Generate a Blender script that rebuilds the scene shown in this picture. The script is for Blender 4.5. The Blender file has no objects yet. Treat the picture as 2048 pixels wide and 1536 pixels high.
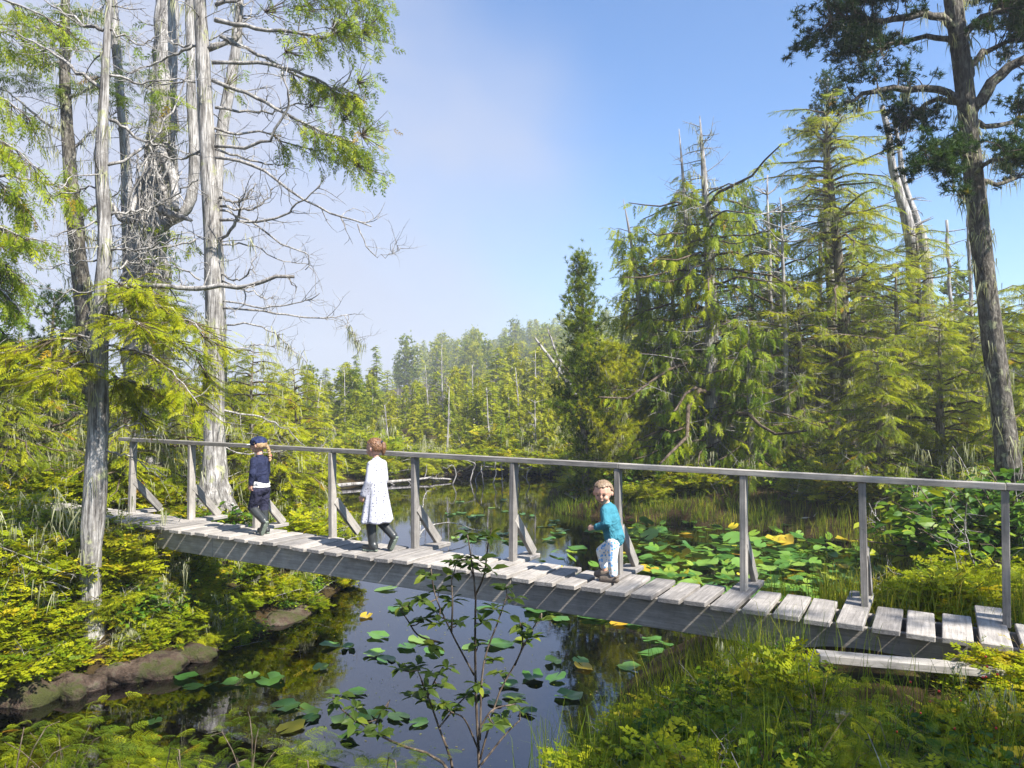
import bpy, math, random
import numpy as np
from mathutils import Vector, Matrix, Quaternion

# ------------------------------------------------------------------ camera, sky, sun, exposure
scene = bpy.context.scene
F_PX = 1518.0                       # focal length in pixels of the 2048 px wide photograph
CAM_Z = 2.6
PITCH = math.atan(47.0 / F_PX)
cam_d = bpy.data.cameras.new('camera')
cam_d.sensor_width = 36.0
cam_d.lens = 36.0 * F_PX / 2048.0
cam_d.clip_start = 0.05
cam_d.clip_end = 3000.0
cam = bpy.data.objects.new('camera', cam_d)
scene.collection.objects.link(cam)
cam.location = (0, 0, CAM_Z)
cam.rotation_euler = (math.radians(90) + PITCH, 0, 0)
scene.camera = cam

SUN_EL = math.radians(47)
SUN_AZ = np.array([0.76, -0.65])
SUN_AZ /= np.linalg.norm(SUN_AZ)
TO_SUN = np.array([SUN_AZ[0] * math.cos(SUN_EL), SUN_AZ[1] * math.cos(SUN_EL), math.sin(SUN_EL)])

world = bpy.data.worlds.new('World')
scene.world = world
world.use_nodes = True
wt = world.node_tree
wt.nodes.clear()
w_out = wt.nodes.new('ShaderNodeOutputWorld')
w_bg = wt.nodes.new('ShaderNodeBackground')
w_sky = wt.nodes.new('ShaderNodeTexSky')
w_sky.sky_type = 'NISHITA'
w_sky.sun_disc = False
w_sky.sun_elevation = SUN_EL
w_sky.sun_rotation = math.atan2(SUN_AZ[0], SUN_AZ[1])
w_sky.air_density = 1.0
w_sky.dust_density = 0.6
w_sky.ozone_density = 1.6
w_bg.inputs['Strength'].default_value = 0.074
# a bank of thin sea mist over the blue: thicker low down and towards the left (west)
tc = wt.nodes.new('ShaderNodeTexCoord')
nz = wt.nodes.new('ShaderNodeTexNoise')
nz.inputs['Scale'].default_value = 1.7
nz.inputs['Detail'].default_value = 4.0
nz.inputs['Roughness'].default_value = 0.5
nz.inputs['Distortion'].default_value = 0.4
wt.links.new(tc.outputs['Generated'], nz.inputs['Vector'])
dot = wt.nodes.new('ShaderNodeVectorMath')
dot.operation = 'DOT_PRODUCT'
wt.links.new(tc.outputs['Generated'], dot.inputs[0])
dot.inputs[1].default_value = (-0.95, 0.10, -1.05)
m1 = wt.nodes.new('ShaderNodeMath')
m1.operation = 'MULTIPLY_ADD'
wt.links.new(nz.outputs['Fac'], m1.inputs[0])
m1.inputs[1].default_value = 1.1
wt.links.new(dot.outputs['Value'], m1.inputs[2])
mr = wt.nodes.new('ShaderNodeMapRange')
mr.interpolation_type = 'SMOOTHSTEP'
wt.links.new(m1.outputs[0], mr.inputs['Value'])
mr.inputs['From Min'].default_value = 0.2
mr.inputs['From Max'].default_value = 0.74
mr.inputs['To Min'].default_value = 0.0
mr.inputs['To Max'].default_value = 0.92
w_mix = wt.nodes.new('ShaderNodeMixRGB')
wt.links.new(mr.outputs['Result'], w_mix.inputs['Fac'])
w_tint = wt.nodes.new('ShaderNodeMixRGB')
w_tint.blend_type = 'MULTIPLY'
w_tint.inputs['Fac'].default_value = 1.0
wt.links.new(w_sky.outputs['Color'], w_tint.inputs['Color1'])
w_tint.inputs['Color2'].default_value = (0.74, 0.98, 1.22, 1)
wt.links.new(w_tint.outputs['Color'], w_mix.inputs['Color1'])
w_mix.inputs['Color2'].default_value = (3.25, 3.45, 4.2, 1)
wt.links.new(w_mix.outputs['Color'], w_bg.inputs['Color'])
wt.links.new(w_bg.outputs[0], w_out.inputs['Surface'])

sun_d = bpy.data.lights.new('sun', 'SUN')
sun_d.energy = 5.0
sun_d.angle = math.radians(0.6)
sun_d.color = (1.0, 0.95, 0.87)
sun = bpy.data.objects.new('sun', sun_d)
scene.collection.objects.link(sun)
sun.rotation_euler = Vector(TO_SUN).to_track_quat('Z', 'Y').to_euler()

vs = scene.view_settings
vs.view_transform = 'Standard'
vs.look = 'None'
vs.exposure = 1.45
vs.gamma = 1.0
vs.use_curve_mapping = False
cy = scene.cycles
cy.use_denoising = True
cy.max_bounces = 8
cy.diffuse_bounces = 3
cy.glossy_bounces = 3
cy.transmission_bounces = 4
cy.transparent_max_bounces = 8
cy.volume_bounces = 0
cy.caustics_reflective = False
cy.caustics_refractive = False
cy.sample_clamp_indirect = 4.0

# ------------------------------------------------------------------ helpers
COL = scene.collection
UP = np.array([0.0, 0.0, 1.0])
CP, SP = math.cos(PITCH), math.sin(PITCH)


def P(px, py, Y):
    """point of the world at depth Y metres in front of the camera, seen at pixel (px, py) of the photograph"""
    u = (px - 1024.0) / F_PX
    v = (768.0 - py) / F_PX
    d = np.array([u, CP - v * SP, SP + v * CP])
    t = Y / d[1]
    return np.array([d[0] * t, Y, CAM_Z + d[2] * t])


def PX(Y, px):
    """metres covered by px photograph pixels at depth Y"""
    return px * Y / F_PX


def nrm(a):
    a = np.asarray(a, float)
    return a / np.maximum(np.linalg.norm(a, axis=-1, keepdims=True), 1e-9)


def tag(o, label=None, cat=None, group=None, kind=None):
    if label:
        o['label'] = label
    if cat:
        o['category'] = cat
    if group:
        o['group'] = group
    if kind:
        o['kind'] = kind
    return o


def empty(name, loc, label=None, cat=None, group=None, rz=0.0):
    o = bpy.data.objects.new(name, None)
    o.empty_display_size = 0.2
    COL.objects.link(o)
    o.location = Vector([float(c) for c in loc])
    o.rotation_euler = (0, 0, rz)
    return tag(o, label, cat, group)


def link(name, me, parent=None, loc=(0, 0, 0), rot=None):
    o = bpy.data.objects.new(name, me)
    COL.objects.link(o)
    o.location = Vector([float(c) for c in loc])
    if rot is not None:
        o.rotation_euler = rot
    if parent is not None:
        o.parent = parent
    return o


class MB:
    """collects triangles; build() makes one mesh object"""

    def __init__(self):
        self.v, self.f, self.t, self.m, self.s, self.n = [], [], [], [], [], 0

    def add(self, v, f, tint=0.5, mat=0, smooth=False):
        v = np.asarray(v, float).reshape(-1, 3)
        f = np.asarray(f, np.int64).reshape(-1, 3)
        if not len(v) or not len(f):
            return
        self.v.append(v)
        self.f.append(f + self.n)
        t = np.empty(len(v))
        t[:] = tint
        self.t.append(t)
        self.m.append(np.full(len(f), mat, np.int32))
        self.s.append(np.full(len(f), smooth, bool))
        self.n += len(v)

    def mesh(self, name, mats, origin=(0, 0, 0)):
        me = bpy.data.meshes.new(name)
        if self.n:
            v = np.concatenate(self.v) - np.asarray(origin, float)
            f = np.concatenate(self.f)
            me.vertices.add(len(v))
            me.vertices.foreach_set('co', v.astype(np.float32).ravel())
            me.loops.add(len(f) * 3)
            me.polygons.add(len(f))
            me.loops.foreach_set('vertex_index', f.astype(np.int32).ravel())
            me.polygons.foreach_set('loop_start', np.arange(0, len(f) * 3, 3, dtype=np.int32))
            me.polygons.foreach_set('loop_total', np.full(len(f), 3, np.int32))
            me.polygons.foreach_set('material_index', np.concatenate(self.m))
            me.polygons.foreach_set('use_smooth', np.concatenate(self.s))
            at = me.attributes.new('tint', 'FLOAT', 'POINT')
            at.data.foreach_set('value', np.concatenate(self.t).astype(np.float32))
            me.update(calc_edges=True)
        for m in (mats if isinstance(mats, (list, tuple)) else [mats]):
            me.materials.append(m)
        return me

    def build(self, name, mats, parent=None, origin=(0, 0, 0), loc=(0, 0, 0)):
        return link(name, self.mesh(name, mats, origin), parent, loc)


def catmull(pts, n):
    pts = np.asarray(pts, float)
    if len(pts) == 2:
        t = np.linspace(0, 1, n)[:, None]
        return pts[0] * (1 - t) + pts[1] * t
    p = np.vstack([2 * pts[0] - pts[1], pts, 2 * pts[-1] - pts[-2]])
    u = np.linspace(0, len(pts) - 1 - 1e-6, n)
    i = u.astype(int)
    t = (u - i)[:, None]
    a, b, c, d = p[i], p[i + 1], p[i + 2], p[i + 3]
    return 0.5 * (2 * b + (c - a) * t + (2 * a - 5 * b + 4 * c - d) * t ** 2 + (3 * b - a - 3 * c + d) * t ** 3)


def tube(mb, path, radii, sides=6, tint=0.5, mat=0, rough=0.0, rng=None, cap=True):
    path = np.asarray(path, float)
    n = len(path)
    radii = np.broadcast_to(np.asarray(radii, float), (n,))
    tan = np.gradient(path, axis=0)
    tan = nrm(tan)
    ref = np.array([1.0, 0, 0]) if abs(tan[0][0]) < 0.8 else np.array([0, 1.0, 0])
    u = nrm(ref - tan * (tan @ ref)[:, None])
    w = np.cross(tan, u)
    a = np.linspace(0, 2 * math.pi, sides, endpoint=False)
    rr = np.repeat(radii[:, None], sides, 1)
    if rough and rng is not None:
        rr = rr * (1 + rough * rng.standard_normal((n, sides)))
    ring = path[:, None, :] + rr[:, :, None] * (np.cos(a)[None, :, None] * u[:, None, :] + np.sin(a)[None, :, None] * w[:, None, :])
    v = ring.reshape(-1, 3)
    i = np.arange(n - 1)[:, None] * sides
    j = np.arange(sides)[None, :]
    j2 = (j + 1) % sides
    q0, q1, q2, q3 = (i + j).ravel(), (i + j2).ravel(), (i + sides + j2).ravel(), (i + sides + j).ravel()
    f = np.vstack([np.stack([q0, q1, q2], 1), np.stack([q0, q2, q3], 1)])
    if cap:
        v = np.vstack([v, path[0], path[-1]])
        k = np.arange(sides)
        k2 = (k + 1) % sides
        f = np.vstack([f, np.stack([np.full(sides, n * sides), k2, k], 1),
                       np.stack([np.full(sides, n * sides + 1), (n - 1) * sides + k, (n - 1) * sides + k2], 1)])
    mb.add(v, f, tint, mat, True)


def box(mb, lo, hi, mat=0, jit=0.0, rng=None, tint=0.5):
    x0, y0, z0 = lo
    x1, y1, z1 = hi
    v = np.array([(x0, y0, z0), (x1, y0, z0), (x1, y1, z0), (x0, y1, z0), (x0, y0, z1), (x1, y0, z1), (x1, y1, z1), (x0, y1, z1)], float)
    if jit and rng is not None:
        v += rng.uniform(-jit, jit, v.shape)
    f = [(0, 2, 1), (0, 3, 2), (4, 5, 6), (4, 6, 7), (0, 1, 5), (0, 5, 4), (1, 2, 6), (1, 6, 5), (2, 3, 7), (2, 7, 6), (3, 0, 4), (3, 4, 7)]
    mb.add(v, f, tint, mat)


def frames(d, up, roll=None):
    d = nrm(d)
    y = np.cross(up, d)
    bad = np.linalg.norm(y, axis=1) < 1e-4
    if bad.any():
        y[bad] = np.cross(np.array([1.0, 0.2, 0]), d[bad])
    y = nrm(y)
    z = np.cross(d, y)
    if roll is not None:
        c, s = np.cos(roll)[:, None], np.sin(roll)[:, None]
        y, z = y * c + z * s, z * c - y * s
    return np.stack([d, y, z], axis=2)


def place(mb, tv, tf, O, R, S, tint, mat=0):
    O, S = np.asarray(O, float), np.asarray(S, float)
    n, m = len(O), len(tv)
    if n == 0:
        return
    if S.ndim == 1:
        S = S[:, None]
    loc = tv[None, :, :] * S[:, None, :]
    v = np.einsum('nij,nmj->nmi', R, loc) + O[:, None, :]
    f = tf[None, :, :] + (np.arange(n) * m)[:, None, None]
    mb.add(v.reshape(-1, 3), f.reshape(-1, 3), np.repeat(np.asarray(tint, float), m), mat)


# ---- leaf and needle templates: unit length along +X, flat in XY
def diamond(a, b, w, up=0.0):
    a, b = np.asarray(a, float), np.asarray(b, float)
    d = b - a
    p = nrm(np.array([-d[1], d[0], 0.0]))
    mid = a + d * 0.42
    return [a, mid + p * w + (0, 0, up), b, mid - p * w + (0, 0, up)], [(0, 3, 1), (1, 3, 2)]


def spike(a, b, w):
    """one slim triangle"""
    a, b = np.asarray(a, float), np.asarray(b, float)
    d = b - a
    q = nrm(np.array([-d[1], d[0], 0.0]))
    return [a, a + d * .35 + q * w, b], [(0, 2, 1)]


def comb(parts):
    V, Fc, n = [], [], 0
    for v, f in parts:
        v = np.asarray(v, float)
        V.append(v)
        Fc.append(np.asarray(f, np.int64) + n)
        n += len(v)
    return np.vstack(V), np.vstack(Fc)


def t_hemlock(seed, n=11, droop=0.22, wide=0.36, w=0.032):
    r = np.random.default_rng(seed)
    parts = []
    for i in range(n):
        t = (i + 0.5) / n
        for s in (-1, 1):
            L = wide * (math.sin(min(1, t * 2.2 + 0.25) * 1.57)) * (1.05 - t) ** 0.6 * r.uniform(0.75, 1.15)
            a = math.radians(r.uniform(42, 62))
            x0 = t + r.uniform(-0.03, 0.03)
            p0 = np.array([x0, 0, -droop * x0 ** 2])
            p1 = np.array([x0 + L * math.cos(a), s * L * math.sin(a), 0])
            p1[2] = -droop * p1[0] ** 2 - 0.25 * L + r.uniform(-.02, .02)
            parts.append(diamond(p0, p1, w * r.uniform(0.8, 1.4)) if i % 4 == 0 else spike(p0, p1, w * r.uniform(1.2, 2.0) * s))
    parts.append(diamond((0, 0, 0), (0.55, 0, -droop * .3), 0.012))
    parts.append(diamond((0.5, 0, -droop * .25), (1.05, 0, -droop * 1.1), 0.02))
    return comb(parts)


def t_cedar(seed, n=8, droop=0.35, w=0.036, a_lo=28, a_hi=46):
    r = np.random.default_rng(seed)
    parts = []
    for i in range(n):
        t = (i + 0.4) / n
        s = 1 if i % 2 else -1
        L = 0.46 * (1.1 - 0.75 * t) * r.uniform(0.7, 1.15)
        a0 = math.radians(r.uniform(a_lo, a_hi))
        p0 = np.array([t, 0, -droop * t * t])
        for k, (da, dl) in enumerate(((0, 1.0), (28, 0.62), (-26, 0.62), (10, .85))):
            a = a0 + math.radians(da * r.uniform(.7, 1.2))
            st = p0 if k in (0,) else p0 + np.array([math.cos(a0), s * math.sin(a0), -.1]) * L * r.uniform(.1, .35)
            e = st + np.array([math.cos(a), s * math.sin(a), -0.28]) * L * dl
            parts.append(diamond(st, e, w * r.uniform(0.8, 1.4)) if k == 0 else spike(st, e, w * r.uniform(1.0, 1.6)))
    parts.append(diamond((0, 0, 0), (0.6, 0, -droop * .36), 0.012))
    parts.append(diamond((0.55, 0, -droop * .3), (1.1, 0.03, -droop * 1.2), 0.026))
    return comb(parts)


def t_pine(seed, n=22, w=0.055):
    r = np.random.default_rng(seed)
    V, Fc = [], []
    for i in range(n):
        t = r.uniform(-0.5, 0.25)
        a = r.uniform(0, 2 * math.pi)
        th = math.radians(r.uniform(15, 78))
        d = np.array([math.cos(th), math.sin(th) * math.cos(a), math.sin(th) * math.sin(a)])
        o = np.array([t, 0, 0])
        L = r.uniform(0.6, 1.0)
        p = nrm(np.cross(d, r.standard_normal(3)))
        k = len(V)
        V += [o + p * w, o - p * w, o + d * L]
        Fc += [(k, k + 1, k + 2)]
    return np.array(V), np.array(Fc)


def t_leaf(fold=0.15, w=0.28, curl=0.15):
    v = [(0, 0, 0), (0.35, w, fold * w), (0.72, w * .8, fold * w - curl * .4), (1, 0, -curl), (0.72, -w * .8, fold * w - curl * .4), (0.35, -w, fold * w), (0.5, 0, -curl * .2)]
    f = [(0, 6, 1), (1, 6, 2), (2, 6, 3), (3, 6, 4), (4, 6, 5), (5, 6, 0)]
    return np.array(v, float), np.array(f)


def t_sprig(seed, n=7, leaf=0.2, w=0.07, rnd=0.5):
    """a twig with alternate small leaves, unit length"""
    r = np.random.default_rng(seed)
    parts = []
    for i in range(n):
        t = 0.12 + 0.86 * i / n
        for s in (-1, 1):
            if r.random() < 0.12:
                continue
            a = math.radians(r.uniform(35, 75))
            L = leaf * r.uniform(0.7, 1.25)
            o = np.array([t + r.uniform(-.04, .04), 0, r.uniform(-.02, .02)])
            e = o + np.array([math.cos(a) * L, s * math.sin(a) * L, r.uniform(-.5, .4) * L * rnd])
            parts.append(diamond(o, e, w * r.uniform(.8, 1.2), up=r.uniform(-.02, .03)))
    parts.append(diamond((.95, 0, 0), (.95 + leaf, 0, -.02), w))
    parts.append(diamond((0, 0, 0), (1.0, 0, -.01), 0.008))
    return comb(parts)


HEM = [t_hemlock(i, n=15, w=0.019) for i in range(3)]
HEMM = [t_hemlock(70 + i, n=12, w=0.024, wide=.34) for i in range(3)]
HEMLO = [t_hemlock(10 + i, n=6, w=0.085) for i in range(2)]
CED = [t_cedar(i, n=9, w=0.024) for i in range(3)]
CEDM = [t_cedar(50 + i, n=9, w=0.024, a_lo=14, a_hi=30) for i in range(3)]
CEDLO = [t_cedar(20 + i, n=5, w=0.085) for i in range(2)]
PIN = [t_pine(i) for i in range(3)]
PINLO = [t_pine(30 + i, n=12, w=0.14) for i in range(2)]
SPRIG = [t_sprig(40 + i) for i in range(4)]
LEAF = [t_leaf(), t_leaf(.25, .33, .3)]


class Fol:
    def __init__(self, temps):
        self.T = temps
        self.o, self.d, self.u, self.s, self.t = [], [], [], [], []

    def add(self, o, d, u, s, t):
        self.o.append(o)
        self.d.append(d)
        self.u.append(u)
        self.s.append(s)
        self.t.append(t)

    def flush(self, mb, rng, roll=0.35, mat=0):
        if not self.o:
            return
        o, d, u = np.array(self.o), np.array(self.d), np.array(self.u)
        s, t = np.array(self.s), np.array(self.t)
        R = frames(d, u, rng.normal(0, roll, len(o)))
        t = np.clip(t, 0, .91)
        t[rng.random(len(t)) < .012] = .99
        k = rng.integers(0, len(self.T), len(o))
        for i, (tv, tf) in enumerate(self.T):
            m = k == i
            place(mb, tv, tf, o[m], R[m], s[m], t[m], mat)


def rdir(rng, zlo=-1.0, zhi=1.0):
    z = rng.uniform(zlo, zhi)
    a = rng.uniform(0, 2 * math.pi)
    q = math.sqrt(max(0, 1 - z * z))
    return np.array([q * math.cos(a), q * math.sin(a), z])


def wander(start, d, L, rng, n=6, amp=0.12, bend=(0, 0, 0)):
    """a crooked twig path"""
    d = nrm(d)
    pts = [np.asarray(start, float)]
    step = L / (n - 1)
    for i in range(n - 1):
        d = nrm(d + rng.normal(0, amp, 3) + np.asarray(bend) * step / max(L, 1e-6))
        pts.append(pts[-1] + d * step)
    return np.array(pts)


def twigs(mb, path, rng, n, L, r, level=1, t0=0.15, upb=0.15, amp=0.2, mat=0):
    """dead twigs growing off a path; returns their paths"""
    out = []
    m = len(path)
    for _ in range(n):
        k = rng.uniform(t0, 1.0) * (m - 1.001)
        i = int(k)
        p = path[i] + (path[i + 1] - path[i]) * (k - i)
        tan = nrm(path[i + 1] - path[i])
        side = nrm(np.cross(tan, rng.standard_normal(3)))
        d = nrm(tan * rng.uniform(0.2, 0.9) + side * 0.9 + UP * upb)
        l = L * rng.uniform(0.35, 1.1)
        q = wander(p, d, l, rng, 5, amp, (0, 0, rng.uniform(-.3, .5)))
        tube(mb, q, np.linspace(r, r * 0.3, 5), 4, rng.uniform(.3, .8), mat, cap=False)
        out.append(q)
        if level > 1:
            out += twigs(mb, q, rng, rng.integers(1, 4), L * 0.45, r * 0.55, level - 1, t0, upb, amp, mat)
    return out


def lichen(mb, pts, rng, size=0.25, per=7, mat=0):
    """hanging wisps of beard lichen below points"""
    pts = np.asarray(pts, float)
    if not len(pts):
        return
    n = len(pts) * per
    o = np.repeat(pts, per, 0) + rng.normal(0, size * 0.13, (n, 3))
    L = size * rng.uniform(0.35, 1.2, n)
    a = rng.uniform(0, math.pi, n)
    w = size * rng.uniform(0.012, 0.035, n)
    wx, wy = np.cos(a) * w, np.sin(a) * w
    dx, dy = rng.normal(0, .12, n) * L, rng.normal(0, .12, n) * L
    z = np.zeros(n)
    v = np.stack([np.stack([o[:, 0] - wx, o[:, 1] - wy, o[:, 2]], 1),
                  np.stack([o[:, 0] + wx, o[:, 1] + wy, o[:, 2]], 1),
                  np.stack([o[:, 0] + wx * .7 + dx, o[:, 1] + wy * .7 + dy, o[:, 2] - L * .5], 1),
                  np.stack([o[:, 0] - wx * .7 + dx, o[:, 1] - wy * .7 + dy, o[:, 2] - L * .5], 1),
                  np.stack([o[:, 0] + dx * 1.5 + z, o[:, 1] + dy * 1.5, o[:, 2] - L], 1)], 1)
    f = np.array([(0, 1, 2), (0, 2, 3), (3, 2, 4)])
    ff = f[None] + (np.arange(n) * 5)[:, None, None]
    mb.add(v.reshape(-1, 3), ff.reshape(-1, 3), np.repeat(rng.uniform(0, 1, n), 5), mat)

# ------------------------------------------------------------------ materials (all procedural)
def newmat(name):
    m = bpy.data.materials.new(name)
    m.use_nodes = True
    nt = m.node_tree
    nt.nodes.clear()
    out = nt.nodes.new('ShaderNodeOutputMaterial')
    return m, nt, out


def N(nt, t, **kw):
    n = nt.nodes.new('ShaderNode' + t)
    for k, v in kw.items():
        setattr(n, k, v)
    return n


def ramp(nt, fac, stops):
    r = N(nt, 'ValToRGB')
    el = r.color_ramp.elements
    while len(el) < len(stops):
        el.new(0.5)
    for e, (p, c) in zip(el, stops):
        e.position = p
        e.color = (c[0], c[1], c[2], 1)
    nt.links.new(fac, r.inputs['Fac'])
    return r.outputs['Color']


def noise(nt, vec=None, scale=5.0, detail=4.0, rough=0.55, dist=0.0):
    n = N(nt, 'TexNoise')
    n.inputs['Scale'].default_value = scale
    n.inputs['Detail'].default_value = detail
    n.inputs['Roughness'].default_value = rough
    n.inputs['Distortion'].default_value = dist
    if vec is not None:
        nt.links.new(vec, n.inputs['Vector'])
    return n.outputs['Fac']


def mapping(nt, vec, scale=(1, 1, 1)):
    m = N(nt, 'Mapping')
    m.inputs['Scale'].default_value = scale
    nt.links.new(vec, m.inputs['Vector'])
    return m.outputs['Vector']


def math2(nt, op, a, b=None, c=None):
    m = N(nt, 'Math', operation=op)
    for i, x in enumerate((a, b, c)):
        if x is None:
            continue
        if isinstance(x, (int, float)):
            m.inputs[i].default_value = x
        else:
            nt.links.new(x, m.inputs[i])
    return m.outputs[0]


def mixc(nt, fac, a, b, mode='MIX'):
    m = N(nt, 'MixRGB', blend_type=mode)
    for s, x in zip(('Fac', 'Color1', 'Color2'), (fac, a, b)):
        if isinstance(x, (int, float)):
            m.inputs[s].default_value = x
        elif isinstance(x, tuple):
            m.inputs[s].default_value = (*x[:3], 1)
        else:
            nt.links.new(x, m.inputs[s])
    return m.outputs['Color']


def bump(nt, h, strength=0.4, dist=0.02):
    b = N(nt, 'Bump')
    b.inputs['Strength'].default_value = strength
    b.inputs['Distance'].default_value = dist
    nt.links.new(h, b.inputs['Height'])
    return b.outputs['Normal']


def princ(nt, out, color, rough=0.7, spec=0.3, normal=None, **kw):
    b = N(nt, 'BsdfPrincipled')
    if isinstance(color, tuple):
        b.inputs['Base Color'].default_value = (*color[:3], 1)
    else:
        nt.links.new(color, b.inputs['Base Color'])
    b.inputs['Roughness'].default_value = rough
    b.inputs['Specular IOR Level'].default_value = spec
    for k, v in kw.items():
        b.inputs[k.replace('_', ' ')].default_value = v
    if normal is not None:
        nt.links.new(normal, b.inputs['Normal'])
    if out is not None:
        nt.links.new(b.outputs[0], out.inputs['Surface'])
    return b


def attr(nt, name='tint'):
    a = N(nt, 'Attribute', attribute_name=name)
    return a.outputs['Fac']


def objrand(nt):
    return N(nt, 'ObjectInfo').outputs['Random']


def leafmat(name, stops, trans=0.35, rough=0.5, spec=0.25, boost=1.3, var=0.0):
    trans = min(.5, trans + .08)
    m, nt, out = newmat(name)
    t = attr(nt)
    if var:
        t = math2(nt, 'ADD', t, math2(nt, 'MULTIPLY', math2(nt, 'SUBTRACT', objrand(nt), 0.5), var))
        t = math2(nt, 'MINIMUM', t, 0.92)
    c = ramp(nt, t, [(q_, (a_[0], a_[1], a_[2] * .5)) for q_, a_ in stops] if name != 'beard lichen' else stops)
    b = princ(nt, None, c, rough, spec * .6)
    tr = N(nt, 'BsdfTranslucent')
    nt.links.new(mixc(nt, 1.0, c, (boost, boost * 0.98, boost * 0.55), 'MULTIPLY'), tr.inputs['Color'])
    mx = N(nt, 'MixShader')
    mx.inputs[0].default_value = trans
    nt.links.new(b.outputs[0], mx.inputs[1])
    nt.links.new(tr.outputs[0], mx.inputs[2])
    nt.links.new(mx.outputs[0], out.inputs['Surface'])
    return m


M = {}
BROWN = (0.16, 0.055, 0.012)
M['hemlock'] = leafmat('hemlock needles', [(0.0, (0.022, 0.045, 0.010)), (0.4, (0.085, 0.135, 0.016)), (0.72, (0.24, 0.28, 0.018)), (0.93, (0.40, 0.40, 0.025)), (1.0, (0.30, 0.13, 0.02))], 0.35)
M['cedar'] = leafmat('cedar scales', [(0.0, (0.03, 0.065, 0.013)), (0.4, (0.10, 0.175, 0.022)), (0.75, (0.25, 0.32, 0.028)), (0.96, (0.40, 0.42, 0.035)), (1.0, (0.38, 0.2, 0.025))], 0.35)
M['pine'] = leafmat('pine needles', [(0.0, (0.012, 0.032, 0.010)), (0.5, (0.035, 0.075, 0.018)), (0.85, (0.11, 0.17, 0.025)), (1.0, (0.24, 0.20, 0.04))], 0.2)
M['farleaf'] = leafmat('far conifer foliage', [(0.0, (0.035, 0.065, 0.014)), (0.35, (0.12, 0.18, 0.022)), (0.7, (0.29, 0.33, 0.028)), (0.95, (0.42, 0.41, 0.04)), (1.0, (0.34, 0.27, 0.07))], 0.35, var=0.35)
M['huckle'] = leafmat('huckleberry leaves', [(0.0, (0.035, 0.075, 0.010)), (0.35, (0.12, 0.19, 0.014)), (0.7, (0.29, 0.33, 0.018)), (0.9, (0.42, 0.41, 0.025)), (0.96, (0.36, 0.16, 0.03)), (1.0, (0.3, 0.07, 0.03))], 0.38, var=0.25)
M['salal'] = leafmat('salal leaves', [(0.0, (0.018, 0.05, 0.012)), (0.5, (0.05, 0.12, 0.016)), (0.85, (0.15, 0.24, 0.02)), (1.0, (0.36, 0.32, 0.03))], 0.25, 0.48, 0.4, var=0.2)
M['azalea'] = leafmat('blue-green shrub leaves', [(0.0, (0.035, 0.060, 0.022)), (0.6, (0.07, 0.11, 0.034)), (1.0, (0.18, 0.21, 0.04))], 0.28, 0.5)
M['grass'] = leafmat('sedge blades', [(0.0, (0.035, 0.075, 0.012)), (0.5, (0.13, 0.18, 0.022)), (0.8, (0.30, 0.30, 0.05)), (1.0, (0.42, 0.32, 0.12))], 0.3)
M['lichen'] = leafmat('beard lichen', [(0.0, (0.22, 0.23, 0.13)), (1.0, (0.50, 0.50, 0.33))], 0.35, 0.9, 0.1)


def barkmat(name, c0, c1, c2, sx=26, sz=2.2, bs=0.7, moss=0.0):
    m, nt, out = newmat(name)
    tcn = N(nt, 'TexCoord').outputs['Object']
    v = mapping(nt, tcn, (sx, sx, sz))
    n1 = noise(nt, v, 1.0, 6, 0.65, 0.6)
    n2 = noise(nt, tcn, 3.0, 3)
    v3 = mapping(nt, tcn, (sx * 2.6, sx * 2.6, sz * 1.6))
    n3 = noise(nt, v3, 1.0, 3, 0.6, 0.3)
    c = ramp(nt, n1, [(0.36, c0), (0.47, c1), (0.62, c2)])
    c = mixc(nt, math2(nt, 'MULTIPLY', n2, 0.45), c, mixc(nt, 0.5, c1, c2))
    c = mixc(nt, 1.0, c, ramp(nt, noise(nt, mapping(nt, tcn, (7, 7, 3)), 1.0, 5, 0.7), [(0.36, (0.42, 0.41, 0.40)), (0.56, (1.0, 1.0, 1.0))]), 'MULTIPLY')
    if moss:
        mm = N(nt, 'MapRange')
        nt.links.new(noise(nt, tcn, 5.0, 5, 0.65), mm.inputs['Value'])
        mm.inputs['From Min'].default_value = 0.62 - moss * .2
        mm.inputs['From Max'].default_value = 0.70 - moss * .2
        c = mixc(nt, mm.outputs[0], c, (0.33, 0.34, 0.20))
    h = math2(nt, 'ADD', n1, math2(nt, 'MULTIPLY', n3, 0.5))
    c = mixc(nt, 1.0, c, ramp(nt, n3, [(0.35, (0.62, 0.60, 0.58)), (0.6, (1.1, 1.1, 1.1))]), 'MULTIPLY')
    princ(nt, out, c, 0.9, 0.1, bump(nt, h, bs, 0.05))
    return m


M['bark_grey'] = barkmat('weathered cedar bark', (0.06, 0.054, 0.05), (0.29, 0.275, 0.26), (0.52, 0.50, 0.475), moss=0.2)
M['bark_silver'] = barkmat('bleached dead wood', (0.10, 0.09, 0.085), (0.34, 0.325, 0.31), (0.56, 0.54, 0.52), 30, 2.0)
M['bark_dark'] = barkmat('dark pine bark', (0.028, 0.024, 0.02), (0.11, 0.097, 0.082), (0.27, 0.25, 0.21), 22, 6.0, 1.0, moss=0.25)
M['bark_mid'] = barkmat('mossy brown bark', (0.04, 0.03, 0.024), (0.17, 0.14, 0.11), (0.36, 0.33, 0.27), 24, 3.0, 0.8, moss=0.25)
M['twig'] = barkmat('dead twigs', (0.11, 0.10, 0.095), (0.29, 0.275, 0.26), (0.48, 0.46, 0.43), 40, 12, 0.3)
M['twig_dark'] = barkmat('live brown twigs', (0.035, 0.025, 0.02), (0.10, 0.075, 0.055), (0.2, 0.16, 0.12), 40, 12, 0.3)


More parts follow.
